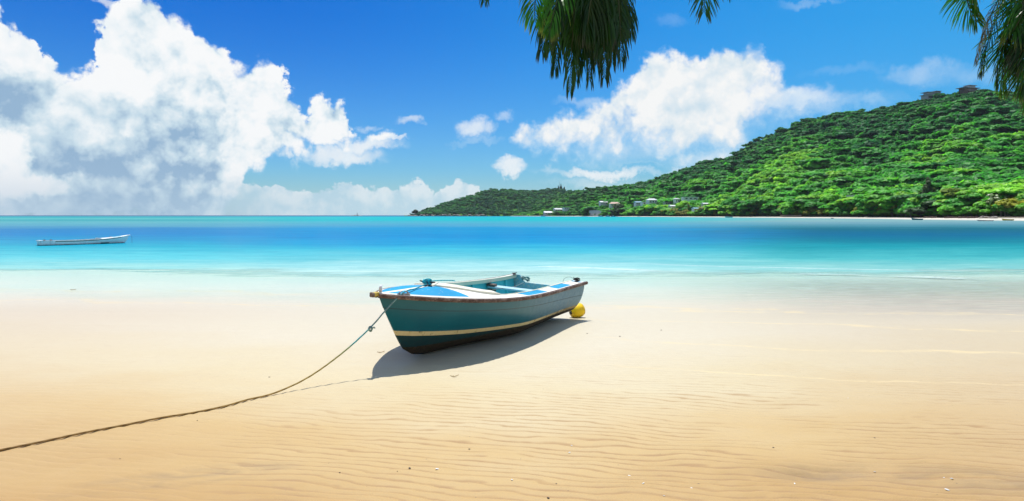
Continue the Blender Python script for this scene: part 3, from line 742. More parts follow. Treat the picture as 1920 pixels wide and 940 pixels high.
# clearings where the village stands
hts = hts * (1 - .42 * lowleft); wid = wid * (1 - .25 * lowleft)
hc = np.array([clear_view(*q) for q in zip(uu, YY, zz - .6, hts, wid)]); k_ = hc > 1.6
wid = wid * (hc / hts) ** .6; hts = hc
uu, YY, zz, hts, wid, bright, kk = [a[k_] for a in (uu, YY, zz, hts, wid, bright, kk)]
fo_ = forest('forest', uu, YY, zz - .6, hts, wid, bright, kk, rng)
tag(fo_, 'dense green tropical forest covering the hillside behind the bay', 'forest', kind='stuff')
print('forest trees', len(uu))
N = 2600
u2 = U(770) + rng.random(N) * (U(1150) - U(770)); q2 = rng.random(N) * 1.03
Y2 = HY0(u2) + q2 * HBK(u2) + 3
cell = np.round(np.stack([u2 * Y2 / 6.2, Y2 / 6.5], 1)).astype(int); _, ui = np.unique(cell, axis=0, return_index=True)
u2, Y2, q2 = u2[ui], Y2[ui], q2[ui]
h2 = 5.2 + 3.2 * rng.random(len(u2)); h2 *= np.interp(u2, [U(770), U(800)], [.7, 1])
f2 = forest('headland_forest', u2, Y2, head_z(u2, Y2) - .5, h2, h2 * 1.3, .16 + .3 * fbm(u2 * Y2 / 60, Y2 / 60, 3, 79), rng.choice(['round', 'umbrella', 'bush'], len(u2)), rng, (.75, .74, 1.35))  # blue tint paints distance haze into the leaf colour
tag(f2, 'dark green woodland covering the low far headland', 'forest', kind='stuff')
print('headland trees', len(u2))

# individual trees along the far beach ------------------------------------------------
def tree_proto_meshes(kind, n, rng):
    p, nv = crown_pts(kind, n, rng)
    me = mesh_np('crown', p, np.arange(len(p)).reshape(-1, 3), False, {'nv': nv})
    mb = MB(); top = {'round': .62, 'umbrella': .82, 'bush': .5, 'cone': .9}[kind]
    mb.tube([(0, 0, -.06), (.01, 0, top * .4), (-.01, .01, top)], [.030, .022, .008], 6)
    for k in range(5):
        a = k * 1.26 + rng.random(); r = .30 if kind != 'cone' else .08
        mb.tube([(0, 0, top * (.35 + .08 * k)), (r * .5 * math.cos(a), r * .5 * math.sin(a), top * (.6 + .06 * k)), (r * math.cos(a), r * math.sin(a), top * (.80 + .05 * k))], [.014, .010, .004], 5)
    tm = bpy.data.meshes.new('trunk'); tm.from_pydata(mb.v, [], mb.f); tm.update()
    tm.materials.append(m_bark); me.materials.append(m_tree)
    return me, tm
rng = np.random.default_rng(21)
near_protos = {k: [tree_proto_meshes(k, 900 if k != 'umbrella' else 1100, rng) for _ in range(4)] for k in ('round', 'umbrella', 'bush', 'cone')}
def place_tree(name, kind, u, Y, h, w, col, label, cat, group, v=None, z=None):
    cm, tm = near_protos[kind][int(rng.integers(4)) if v is None else v]
    z = float(hill_z(np.array([u]), np.array([Y]))[0]) if z is None else z
    if group:
        h0 = h; h = clear_view(u, Y, z, h, w)
        if h < 1.6: return None
        w *= (h / h0) ** .6
    r = empty(name, (u * Y, Y, z), rng.random() * 6.28, label, cat, group)
    r.scale = (w, w, h)
    for nm, me in (('trunk', tm), ('crown', cm)):
        o = bpy.data.objects.new(nm, me); COL.objects.link(o); o.parent = r
        o.color = tuple(map(float, col)) + (1,)
    return r
G_ = 'broadleaf trees in the belt behind the far beach'
spec = []
for i in range(300):
    px = 1003 + 940 * ((i + rng.random() * .9) / 300) ** .92
    row = i % 3
    spec.append((px, row))
for px, row in spec:
    u = U(px); T = float(tree_Y(u)); Y = T + 3 + row * 9 + rng.random() * 5
    if row == 0: k = 'bush' if rng.random() < .75 else 'round'
    else: k = rng.choice(['round', 'umbrella', 'round', 'cone'], p=[.5, .3, .13, .07])
    sc = np.interp(px, [1000, 1300, 1600, 1900], [7.0, 10.5, 9.0, 9.5])
    h = sc * (.72 if row == 0 else 1.05 + .2 * row) * (.8 + .45 * rng.random()); w = h * (1.5 if k == 'bush' else 1.7 if k == 'umbrella' else .7 if k == 'cone' else 1.15)
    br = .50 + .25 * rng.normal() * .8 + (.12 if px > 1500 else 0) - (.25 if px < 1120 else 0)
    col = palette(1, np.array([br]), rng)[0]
    if rng.random() < .10 and px > 1250: col = np.array([.23, .26, .035])
    tone = 'dark green' if br < .36 else 'bright green' if br > .62 else 'mid green'
    plc = 'left of the village' if px < 1125 else 'in front of the village houses' if px < 1330 else 'right of the village' if px < 1480 else 'in the middle of the far beach' if px < 1640 else 'left of the tall casuarina' if px < 1740 else 'right of the tall casuarina'
    siz = 'large' if h > sc * 1.08 else 'small' if h < sc * .72 else 'medium'
    nm, cat, lab = {'bush': ('shore_bush', 'bush', f'{siz} {tone} rounded bush at the beach edge, {plc}'), 'round': ('broadleaf_tree', 'tree', f'{siz} {tone} round-crowned tree behind the beach, {plc}'),
                    'umbrella': ('umbrella_tree', 'tree', f'{siz} {tone} flat-topped spreading tree behind the beach, {plc}'), 'cone': ('casuarina_tree', 'tree', f'{siz} {tone} slender feathery conifer behind the beach, {plc}')}[k]
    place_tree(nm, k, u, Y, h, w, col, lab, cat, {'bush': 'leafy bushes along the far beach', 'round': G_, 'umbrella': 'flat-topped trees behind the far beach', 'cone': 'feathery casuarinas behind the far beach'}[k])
# the ones that stand out
for (px, dY, k, h, w, col, nm, cat, lab) in [
    (1738, 30, 'cone', 20, 17, (.055, .10, .03), 'casuarina_tree', 'tree', 'tall feathery grey-green casuarina rising above the bushes on the right'),
    (1905, 8, 'bush', 10, 17, (.34, .36, .02), 'yellow_tree', 'tree', 'bright yellow-green tree at the right end of the far beach'),
    (1745, 2, 'bush', 9.5, 19, (.035, .10, .028), 'shore_bush', 'bush', 'largest dark green dome-shaped bush on the far beach, above the teal boat'),
    (1665, 16, 'umbrella', 15, 17, (.07, .17, .02), 'umbrella_tree', 'tree', 'flat-topped tree with layered boughs left of the tall casuarina'),
    (1820, 22, 'umbrella', 15.5, 24, (.15, .24, .02), 'umbrella_tree', 'tree', 'wide light green flat-topped tree right of the tall casuarina'),
    (1404, 8, 'cone', 15, 11, (.06, .11, .035), 'casuarina_tree', 'tree', 'tall grey-green casuarina by the beach below the bright hillside'),
    (1610, 4, 'bush', 7, 8, (.25, .29, .02), 'shore_bush', 'bush', 'small yellow-green bush between dark bushes on the far beach'),
    (1160, 3, 'bush', 20, 27, (.028, .085, .02), 'broadleaf_tree', 'tree', 'big dark round tree beside the grey houses near the water')]:
    u = U(px); place_tree(nm, k, u, float(tree_Y(u)) + dY, h, w, col, lab, cat, None)
u = U(778); place_tree('headland_tree', 'round', u, 1506, 17, 17, (.02, .05, .02), 'lone tall tree standing on the rocky tip of the headland', 'tree', None, z=1.5)
for px, h in ((1047, 20), (1052, 26), (1058, 18)):
    u = U(px); Y = 1500 + 225.
    place_tree('ridge_conifer', 'cone', u, Y, h * .9, 13, (.02, .05, .025), 'dark pointed conifer in the clump on the headland ridge', 'tree', 'pointed conifers on the headland ridge', z=float(head_z(np.array([u]), np.array([Y]))[0]))

# coconut palms on the far beach
flat_leaf, t = mat('palm_frond_leaf')
t.set(t.b.inputs['Base Color'], t.n('ShaderNodeObjectInfo').outputs['Color']); t.b.inputs['Roughness'].default_value = .5
def palm_meshes(rng):
    mb = MB(); mb.tube([(0, 0, -.05), (.02, 0, .3), (.06, .01, .62), (.09, .01, .84)], [.020, .014, .011, .010], 7)
    tm = bpy.data.meshes.new('trunk'); tm.from_pydata(mb.v, [], mb.f); tm.materials.append(m_bark)
    fr = []; m_pf = flat_leaf
    for k in range(13):
        a = k * .483 + rng.random() * .2; el_ = .9 - 1.1 * ((k * 7) % 13) / 13; ln = .34
        V = []; F = []; p = Vector((0, 0, 0)); ang_ = el_; nseg = 7
        pts = [p.copy()]
        for i in range(nseg): p = p + Vector((math.cos(ang_), 0, math.sin(ang_))) * ln / nseg; ang_ -= .30; pts.append(p.copy())
        for i in range(nseg + 1):
            w = .055 * math.sin(math.pi * (i + .6) / (nseg + 1.2)) + .004
            V += [pts[i] + Vector((0, -w, -w * .8)), pts[i], pts[i] + Vector((0, w, -w * .8))]
        for i in range(nseg): F += [(i * 3, i * 3 + 1, i * 3 + 4, i * 3 + 3), (i * 3 + 1, i * 3 + 2, i * 3 + 5, i * 3 + 4)]
        M = Matrix.Translation((.09, .01, .84)) @ Matrix.Rotation(a, 4, 'Z')
        me = bpy.data.meshes.new('frond'); me.from_pydata([M @ v_ for v_ in V], [], F); me.materials.append(m_pf); fr.append(me)
    return tm, fr
pm, pf = palm_meshes(rng)
for i, (px, dY, h) in enumerate([(1862, 3, 10), (1869, 6, 11.5), (1876, 2, 9), (1884, 8, 10.5), (1855, 10, 9.5), (1848, 4, 8), (1890, 4, 8.5), (1262, 6, 11), (1275, 14, 12), (1312, 8, 11), (1228, 16, 11), (1180, 20, 12), (1340, 18, 11), (1512, 14, 9.5), (1524, 22, 9), (1432, 20, 10)]):
    u = U(px); Y = float(tree_Y(u)) + dY
    r = empty('coconut_palm', (u * Y, Y, float(hill_z(np.array([u]), np.array([Y]))[0])), rng.random() * 6.28, 'coconut palm in the clump left of the yellow tree' if px > 1700 else 'coconut palm rising among the village houses' if px < 1330 else 'coconut palm among bushes in the middle of the far beach', 'palm tree', 'coconut palms by the far beach')
    r.scale = (h, h, h)
    for nm, me in [('trunk', pm)] + [('frond', q) for q in pf]:
        o = bpy.data.objects.new(nm, me); COL.objects.link(o); o.parent = r; c_ = rng.random()
        o.color = (.06 + .08 * c_, .13 + .08 * c_, .02, 1)

def house(px, py, Y, w, d, h, wall, roof, rt, label, rz=0., z=None, win=3):
    u = U(px); z = EYE + (404 - py) / FPX * Y if z is None else z
    r = empty('house', (u * Y, Y, z), rz, label, 'house')
    mb = MB(); mb.box((0, 0, h / 2 - 1.5), (w, d, h + 3)); mb.build('wall', wall, r)
    mb = MB()
    if rt == 'flat': mb.box((0, 0, h + .2), (w + 1.2, d + 1.2, .35)); mb.build('roof', roof, r)
    else:
        hw, hd, rh = w / 2 + .5, d / 2 + .6, w * .17
        ins = hw * .45 if rt == 'hip' else 0
        V = [(-hw, -hd, h), (hw, -hd, h), (hw, hd, h), (-hw, hd, h), (-hw + ins, 0, h + rh), (hw - ins, 0, h + rh), (-hw, -hd, h - .15), (hw, -hd, h - .15), (hw, hd, h - .15), (-hw, hd, h - .15)]
        mb.add(V, [(0, 1, 5, 4), (2, 3, 4, 5), (1, 2, 5), (3, 0, 4), (6, 9, 8, 7), (0, 6, 7, 1), (1, 7, 8, 2), (2, 8, 9, 3), (3, 9, 6, 0)]); mb.build('roof', roof, r)
    for k in range(win):
        x = (k - (win - 1) / 2) * w / (win + .3)
        mb = MB(); mb.box((x, -d / 2 - .04, h * .55), (w / (win + .3) * .45, .08, h * .38)); mb.build('window', M_glass, r)
    mb = MB(); mb.box((w * .42, -d / 2 - .05, 1.0), (.9, .08, 2.0)); mb.build('door', M_wood, r)
    return r
def hz(px, dY):
    u = np.array([U(px)]); Y = tree_Y(u) + dY; return float(Y[0]), float(hill_z(u, Y)[0])
for (px, py, w, d, h, wl_, rf, rt, lab) in HOUSES:
    dY = 12 + (400 - py) * (3.0 if px < 1500 else 2.2)
    Y = float(tree_Y(U(px))) + dY
    z_sight = EYE + (404 - py) / FPX * Y
    house(px, py, Y, w, d, h, wl_, rf, rt, lab, rz=rng.uniform(-.25, .25) + 0.2, z=z_sight - .4, win=3 if w > 8 else 2)
# modern house on the summit ridge: stacked flat roofs on terraces
def summit_house(px, base_py, lab, parts_, nm='hilltop_house'):
    u = U(px); Yr_, Hr_ = ridge_h(np.array([u])); Y = float(Yr_[0]) - 14; z = EYE + (404 - base_py) / FPX * Y + 1.8
    r = empty(nm, (u * Y, Y, z), .25, lab, 'house')
    for (x, y, zz_, w, d, h, m_, n_) in parts_:
        mb = MB(); mb.box((x, y, zz_ + h / 2), (w, d, h)); mb.build(n_, m_, r)
    return r
summit_house(1750, 187, 'grey modern house of stacked flat roofs on the summit ridge', [
    (-6, 0, -4, 15, 9, 6.5, M_grey, 'wall'), (-6, 0, 2.6, 18, 12, .5, M_roofg, 'roof'), (-6, 0, 3.1, 10, 7, 2.6, M_grey, 'wall'), (-6, 0, 5.8, 16, 10, .5, M_roofg, 'roof'),
    (7, 2, -1, 12, 8, 6.5, M_grey, 'wall'), (7, 2, 5.6, 15, 10, .5, M_roofg, 'roof'), (7, 2, 6.1, 7, 5, 2.2, M_glass, 'window'), (7, 2, 8.4, 9, 7, .45, M_roofg, 'roof'),
    (-6, -4.6, -1, 12, .3, 2.2, M_glass, 'window'), (7, -2.2, 2.6, 9, .3, 2.0, M_glass, 'window')])
summit_house(1815, 176, 'dark low house with a long flat roof on the highest ridge', [
    (0, 0, -3, 18, 8, 7, M_wood, 'wall'), (0, 0, 4.1, 24, 11, .6, M_roofg, 'roof'), (3, 0, 4.8, 9, 6, 2.4, M_grey, 'wall'), (3, 0, 7.3, 12, 8, .5, M_roofg, 'roof'), (0, -4.2, .6, 12, .3, 2, M_glass, 'window')], 'ridge_house')
# retaining wall left of the village, low sea wall
def wall_thing(nm, pxa, pxb, dY, z0, z1, m_, lab, cat, th=1.):
    mb = MB(); n = 8; P0 = []
    for i in range(n + 1):
        px = pxa + (pxb - pxa) * i / n; u = U(px); Y = float(tree_Y(u)) + dY; P0.append((u * Y, Y))
    for i in range(n):
        (xa, ya), (xb, yb) = P0[i], P0[i + 1]
        mb.box(((xa + xb) / 2, (ya + yb) / 2, (z0 + z1) / 2), (math.hypot(xb - xa, yb - ya) * 1.0, th, z1 - z0 + .02 * (i % 2)), rz=math.atan2(yb - ya, xb - xa))
    o = mb.build(nm, m_); return tag(o, lab, cat)
wall_thing('retaining_wall', 1106, 1128, 3, 1.0, 9.5, M_grey, 'grey stepped retaining wall beside the big dark round tree', 'wall', 2.)
wall_thing('sea_wall', 1464, 1504, -6, .2, 1.9, M_wood, 'low brown sea wall at the top of the far beach', 'wall')
wall_thing('garden_wall', 1866, 1990, -3, .2, 1.0, M_cream, 'low stone wall behind the yellow boat', 'wall')

def rock_mesh(rng, n=2):
    bm = bmesh.new(); bmesh.ops.create_icosphere(bm, subdivisions=n, radius=.5)
    off = rng.random(3) * 9
    for v_ in bm.verts:
        p = v_.co; k = 1 + .28 * math.sin(p.x * 5 + off[0]) * math.cos(p.y * 6 + off[1]) + .2 * math.sin(p.z * 8 + off[2])
        v_.co = p * k; v_.co.z *= .75
    me = bpy.data.meshes.new('boulder'); bm.to_mesh(me); bm.free(); me.materials.append(M_rock); return me
rocks = [rock_mesh(rng) for _ in range(5)]
for i in range(46):
    px = 766 + 150 * (i / 46) + rng.random() * 3; u = U(px); Y = float(HY0(np.array([u]))[0]) - rng.random() * 6 + 2
    s_ = 3.0 + 4.0 * rng.random()
    o = bpy.data.objects.new('boulder', rocks[i % 5]); COL.objects.link(o)
    o.location = (u * Y, Y, .3 + rng.random() * (2.5 if px > 790 else .5)); o.scale = (s_ * 1.3, s_, s_); o.rotation_euler = (0, 0, rng.random() * 6)
    tag(o, 'pinkish granite boulder at the foot of the rocky headland', 'boulder', 'granite boulders along the headland shore')
for i in range(26):
    px = 1838 + 30 * rng.random(); u = U(px); Y = float(tree_Y(u)) - 14 + rng.random() * 8; s_ = .7 + .8 * rng.random()
    o = bpy.data.objects.new('revetment_rock', rocks[i % 5]); COL.objects.link(o)
    o.location = (u * Y, Y, float(hill_z(np.array([u]), np.array([Y]))[0]) + .1 + .5 * rng.random()); o.scale = (s_ * 1.3, s_, s_); o.rotation_euler = (0, 0, rng.random() * 6)
    tag(o, 'pale grey rock in the heap on the far beach near the yellow boat', 'rock', 'rocks heaped on the far beach')
# driftwood logs and low dark bank under the bushes
for i, (px, l_) in enumerate([(1741, 4.5), (1752, 2.6), (1790, 9), (1812, 7), (1824, 5)]):
    u = U(px); Y = float(tree_Y(u)) - 12; z = float(hill_z(np.array([u]), np.array([Y]))[0])
    mb = MB(); mb.tube([(-l_ / 2, 0, .25), (-l_ * .2, .2, .38), (l_ * .2, -.1, .32), (l_ / 2, .3, .55)], [.30, .34, .28, .18], 8)
    mb.tube([(l_ * .1, 0, .35), (l_ * .25, -.5, .9)], [.12, .05], 6)
    o = mb.build('driftwood_log', M_wood); o.location = (u * Y, Y, z); tag(o, 'dark driftwood log lying on the far beach below the dome-shaped bushes', 'log', 'driftwood logs on the far beach')
# islet with lighthouse on the horizon
u = U(668); Y = 2150.
r = empty('islet', (u * Y, Y, SEA_Z), 0, 'low rocky islet alone on the horizon left of the headland', 'islet')
for k, (x, s_, h_) in enumerate([(-15, 11, 2.4), (-8, 10, 5), (-1, 12, 9), (6, 9, 6), (13, 11, 3.4)]):
    o = bpy.data.objects.new('boulder', rocks[k]); COL.objects.link(o); o.parent = r; o.location = (x, 0, 0); o.scale = (s_ * 1.2, s_, h_)
r = empty('light_tower', (u * Y + 3, Y, 2.2), 0, 'tiny white light tower standing on the rocky islet', 'lighthouse')
mb = MB(); mb.lathe([(1.5, 0), (1.3, 3.4), (1.1, 5.6)], 12); mb.build('tower', M_white, r, True)
mb = MB(); mb.lathe([(1.7, 5.6), (1.7, 5.9), (.9, 5.95), (.9, 7.0), (.2, 7.9), (.08, 10.)], 12); mb.build('lantern', M_grey, r)
# radio mast on the headland ridge
u = U(1049); Y = 1722.; z0 = float(head_z(np.array([u]), np.array([Y]))[0])
r = empty('radio_mast', (u * Y, Y, z0), 0, 'thin lattice radio mast on the headland ridge beside the conifers', 'mast')
mb = MB()
for k in range(3):
    a = k * 2.094; mb.tube([(1.2 * math.cos(a), 1.2 * math.sin(a), 0), (.35 * math.cos(a), .35 * math.sin(a), 27)], [.22, .16], 5)
mb.build('lattice', M_grey, r)
mb = MB(); mb.tube([(0, 0, 27), (0, 0, 32)], .15, 5); mb.build('antenna', M_grey, r)

# ------------------------------------------------------------------ boats
def hull_fn(L, beam, sheer, stem, e_bow, e_stern):
    """returns functions; x from 0 (bow) to L (stern)"""
    bp = np.polyfit(beam[0], beam[1], len(beam[0]) - 1) if len(beam) == 2 else None
    B = lambda t: max(0., float(np.polyval(bp, t)))
    sp = np.polyfit(sheer[0], sheer[1], len(sheer[0]) - 1); Z = lambda t: float(np.polyval(sp, t))
    K = lambda t: float(np.interp(t, stem[0], stem[1]))
    def pt(t, ph, off=0.):
        e1 = e_bow[0] + (e_stern[0] - e_bow[0]) * min(1, t / .55); e2 = e_bow[1] + (e_stern[1] - e_bow[1]) * min(1, t / .55)
        b = B(t); k = K(t); z = Z(t)
        y = b * max(0., math.cos(ph)) ** e1; q = max(0., math.sin(ph)) ** e2
        return Vector((L * t, max(0., y + off), z - (z - k) * q + (-off if False else 0)))
    return B, Z, K, pt
def hull_mesh(L, pt, nt=60, npn=22, t0=0., off=0., closed_stern=True, ph1=math.pi / 2, ph0=0.):
    """double sided skin from sheer (ph0) to keel (ph1)"""
    V = []; F = []
    tsn = [t0 + (1 - t0) * (i / nt) ** 1.25 for i in range(nt + 1)]
    row = 2 * npn + 1
    for t_ in tsn:
        phs = [ph0 + (ph1 - ph0) * k / npn for k in range(npn + 1)]
        near_ = [pt(t_, p, off) for p in phs]
        V += near_ + [Vector((p.x, -p.y, p.z)) for p in reversed(near_[:-1])]
    for i in range(nt):
        for k in range(row - 1): F.append((i * row + k, (i + 1) * row + k, (i + 1) * row + k + 1, i * row + k + 1))
    return V, F, row, tsn

# --- main boat -------------------------------------------------------
LB = 4.47; TH = .491; ROLL = .053
beam = ([0, .25, .5, .75, 1.], [0, .643, .767, .668 + .03, .672]); sheer = ([0, .5, 1], [.841, .654, .628])
stem = ([0, .033, .069, .109, .15, .20, .6, 1.], [.835, .58, .36, .127, .03, -.005, -.01, .03])
B_, Z_, K_, PT = hull_fn(LB, beam, sheer, stem, (1.75, 1.95), (.62, .92))
boat = empty('rowing_boat', (-1.514, 7.093, 0), 0, 'beached teal wooden boat with cream stripe, blue and white deck and brown rail', 'boat')
boat.rotation_mode = 'QUATERNION'
A_ = Vector((math.sin(TH), math.cos(TH), 0)); N_ = Vector((math.cos(TH), -math.sin(TH), 0))
Ys = (N_ * math.cos(ROLL) - Vector((0, 0, 1)) * math.sin(ROLL)).normalized(); Zs = A_.cross(Ys) * -1
# local axes: x -> A_, y -> N_ (towards the viewer), z up: left handed, so mirror y: local y = -lateral
Yl = -Ys; Zl = A_.cross(Yl)
boat.rotation_quaternion = Matrix((A_, Yl, Zl)).transposed().to_quaternion()
S = lambda v_: Vector((v_[0], -v_[1], v_[2]))      # model space (lateral towards viewer) -> local
def bput(V, F, name, m_, smooth=True, parent=boat, flip=True, attrs=None):
    V = [S(v_) for v_ in V]
    if flip: F = [tuple(reversed(f_)) for f_ in F]
    me = bpy.data.meshes.new(name); me.from_pydata([tuple(v_) for v_ in V], [], F); me.update()
    if smooth: me.polygons.foreach_set('use_smooth', [True] * len(me.polygons))
    for a, val in (attrs or {}).items(): me.attributes.new(a, 'FLOAT', 'POINT').data.foreach_set('value', np.asarray(val, np.float32))
    bm = bmesh.new(); bm.from_mesh(me); bmesh.ops.recalc_face_normals(bm, faces=bm.faces); bm.to_mesh(me); bm.free()
    return link(name, me, m_, parent)
def bbox_(c, d, name, m_, parent=boat, rz=0, bevel=0., rot=None):
    mb = MB(); mb.box(S(Vector(c)), d, -rz, rot=rot)
    return mb.build(name, m_, parent, bevel=bevel)

# hull paint
m_hull, t = mat('teal_hull_paint')
O = t.n('ShaderNodeTexCoord').outputs['Object']; ox, oy, oz = t.sep(O)
tt = t.m('DIVIDE', ox, LB)
sz = t.curve(tt, [(0, .40), (.07, .375), (.25, .315), (.5, .262), (.75, .240), (1., .232)], 0., 1., 0., 1.)     # top of the cream stripe
sw_ = t.curve(tt, [(0, .058), (.5, .050), (.7, .042), (1., .05)], 0., 1., 0., 1.)
az_ = t.curve(tt, [(0, .165), (.12, .155), (.3, .18), (.5, .205), (.7, .20), (1., .19)], 0., 1., 0., 1.)       # growth line
n_a = t.noise(O, 2.2, 5, .6); n_b = t.noise(O, 24., 5, .65); n_c = t.noise(t.v('MULTIPLY', O, (3., 3., .8)), 6., 5, .6); n_d = t.noise(O, 95., 3, .6)
teal = t.mix(t.mr(n_a, .3, .7), (.002, .100, .135), (.004, .130, .165))
# teal turns grey-blue from amidships aft, in brushy vertical streaks
aft_grey = t.m('ADD', t.mr(tt, .36, .78), t.m('MULTIPLY', t.m('SUBTRACT', n_c, .5), .6))
aft_grey = t.m('ADD', aft_grey, t.mr(oz, .2, .6, -.18, .10))
aft_grey = t.mr(aft_grey, .15, .95, smooth=True)
teal = t.mix(t.m('MULTIPLY', aft_grey, .80), teal, t.mix(t.mr(n_b, .35, .65), (.13, .235, .30), (.235, .335, .395)))
rust = t.m('MULTIPLY', t.mr(t.noise(t.v('MULTIPLY', O, (9., 9., .7)), 1.6, 4, .6), .56, .70), t.mr(tt, .55, .9))
teal = t.mix(t.m('MULTIPLY', rust, .4), teal, (.30, .26, .17))
scr = t.mr(t.noise(t.v('MULTIPLY', O, (2., 2., 9.)), 5., 4, .7), .68, .72)
teal = t.mix(t.m('MULTIPLY', scr, .45), teal, (.02, .20, .27))
chip = t.m('MULTIPLY', t.mr(t.noise(O, 42., 5, .7), .665, .69), t.mr(n_a, .42, .60))
teal = t.mix(t.m('MULTIPLY', chip, .55), teal, (.22, .36, .38))
below = t.mix(t.mr(n_b, .35, .65), (.003, .032, .036), (.005, .052, .055))
below = t.mix(t.mr(n_b, .66, .72), below, (.008, .09, .10))
growth = t.mix(t.mr(n_d, .35, .62), (.010, .007, .003), t.mix(t.mr(n_b, .4, .6), (.075, .032, .010), (.05, .045, .015)))
seam = t.curve(tt, [(k / 10, .675 - .275 * (k / 10) ** .8 - .02 * math.sin(math.pi * k / 10)) for k in range(11)], 0., 1., 0., 1.)
teal = t.mix(t.mr(t.m('ABSOLUTE', t.m('SUBTRACT', oz, seam)), .006, .003, 0., .8), teal, (.004, .02, .03))
cream = t.mix(t.mr(n_b, .3, .75), (.74, .56, .25), (.80, .64, .34))
cream = t.mix(t.m('MULTIPLY', t.mr(t.m('ADD', n_c, t.mr(tt, .5, 1., -.08, .16)), .50, .62), .8), cream, (.20, .13, .05))
wobz = t.m('ADD', oz, t.m('MULTIPLY', t.m('SUBTRACT', n_b, .5), .004))
in_top = t.m('GREATER_THAN', wobz, sz)
in_str = t.m('GREATER_THAN', wobz, t.m('SUBTRACT', sz, sw_))
gl_ = t.m('ADD', az_, t.m('MULTIPLY', t.m('SUBTRACT', n_b, .5), .05))
in_gr = t.mr(t.m('SUBTRACT', gl_, oz), -.004, .006)
col = t.mix(in_gr, below, growth)
colS = t.mix(in_str, col, cream); colS = t.mix(in_top, colS, teal)
gr2 = t.m('MULTIPLY', in_gr, t.mr(n_b, .40, .50))
t.set(t.b.inputs['Base Color'], colS)
t.set(t.b.inputs['Roughness'], t.mix(in_top, t.mr(n_b, .3, .7, .6, .95), t.m('ADD', .32, t.m('MULTIPLY', aft_grey, .3))))
t.b.inputs['Specular IOR Level'].default_value = .45
t.set(t.b.inputs['Normal'], t.bump(t.m('ADD', t.m('MULTIPLY', n_a, .6), t.m('ADD', t.m('MULTIPLY', n_b, .08), t.m('MULTIPLY', t.m('MULTIPLY', n_d, in_gr), .8))), .5, .012))
V, F, row, tsn = hull_mesh(LB, PT, 70, 26)
hull = bput(V, F, 'hull', m_hull)
# upper strake: a 4 mm proud plank from the rail to the seam
seamz = lambda t_: .675 + (.40 - .675) * t_ ** .8 - .02 * math.sin(math.pi * t_)
def ph_at(t_, z):
    lo, hi = 0., math.pi / 2
    for _ in range(24):
        mid_ = (lo + hi) / 2
        if PT(t_, mid_).z > z: lo = mid_
        else: hi = mid_
    return lo
for sd in (1, -1):
    V = []; F = []
    nt = 50; tsl = [.004 + .994 * (i / nt) for i in range(nt + 1)]; nk = 5
    for t_ in tsl:
        p1 = ph_at(t_, seamz(t_)); 
        for k in range(nk):
            p = PT(t_, p1 * k / (nk - 1)); V.append(Vector((p.x - .004 * (t_ < .1), sd * (p.y + .0025), p.z)))
        V.append(V[-1].copy()); p = PT(t_, p1); V.append(Vector((p.x, sd * max(0, p.y - .004), p.z + .0005)))
    c_ = nk + 2
    F = [(i * c_ + k, i * c_ + k + 1, (i + 1) * c_ + k + 1, (i + 1) * c_ + k) for i in range(nt) for k in range(c_ - 1) if k != nk - 1]
    bput(V, F, 'upper_strake', m_hull)

# interior skin
def weathered(name, base, chip, chipn=.62, rough=.55, sc_=9.):
    m, t = mat(name); O = t.n('ShaderNodeTexCoord').outputs['Object']
    a = t.noise(O, sc_, 6, .68); b = t.noise(O, 2.5, 4, .55)
    cc = t.mix(t.mr(b, .3, .7), tuple(q * .82 for q in base), base)
    cc = t.mix(t.mr(a, chipn, chipn + .04), cc, chip)
    t.set(t.b.inputs['Base Color'], cc); t.b.inputs['Roughness'].default_value = rough
    t.set(t.b.inputs['Normal'], t.bump(a, .25, .006)); return m
m_inner = weathered('turquoise_paint', (.10, .60, .66), (.35, .62, .65), .66)
m_thw = weathered('pale_blue_paint', (.42, .66, .74), (.62, .70, .70), .62)
m_tran = weathered('worn_pale_turquoise', (.30, .56, .62), (.60, .58, .55), .52, sc_=16.)
m_creamp = weathered('cream_paint', (.78, .74, .56), (.50, .42, .28), .68)
m_yel = weathered('ivory_paint', (.82, .78, .62), (.55, .45, .28), .70)
m_rail, t = mat('weathered_rail_wood')
O = t.n('ShaderNodeTexCoord').outputs['Object']
g1 = t.noise(t.v('MULTIPLY', O, (2.5, 40, 40)), 1.5, 5, .65); g2 = t.noise(O, 14., 5, .7)
t.set(t.b.inputs['Base Color'], t.mix(t.mr(g2, .45, .62), t.mix(t.mr(g1, .3, .7), (.045, .020, .014), (.14, .075, .055)), t.mix(t.mr(g1, .4, .6), (.19, .12, .095), (.30, .22, .18))))
t.b.inputs['Roughness'].default_value = .75; t.set(t.b.inputs['Normal'], t.bump(g1, .6, .004))
m_dark = flat('dark_iron', (.03, .025, .022), .5); m_metal = flat('galvanised_metal', (.42, .42, .42), .38, metal=.6)
PTI = lambda t_, ph, off=0: Vector((LB * t_, max(0, PT(t_, ph).y - .03), PT(t_, ph).z + .028 * math.sin(ph)))
V = []; F = []; nt = 36; npn = 14; row = 2 * npn + 1
for i in range(nt + 1):
    t_ = .20 + .785 * i / nt; nr = [PTI(t_, .02 + (math.pi / 2 - .02) * k / npn) for k in range(npn + 1)]
    V += nr + [Vector((p.x, -p.y, p.z)) for p in reversed(nr[:-1])]
F = [(i * row + k, (i + 1) * row + k, (i + 1) * row + k + 1, i * row + k + 1) for i in range(nt) for k in range(row - 1)]
F.append(tuple(range(row)))
bput(V, F, 'lining', m_inner)
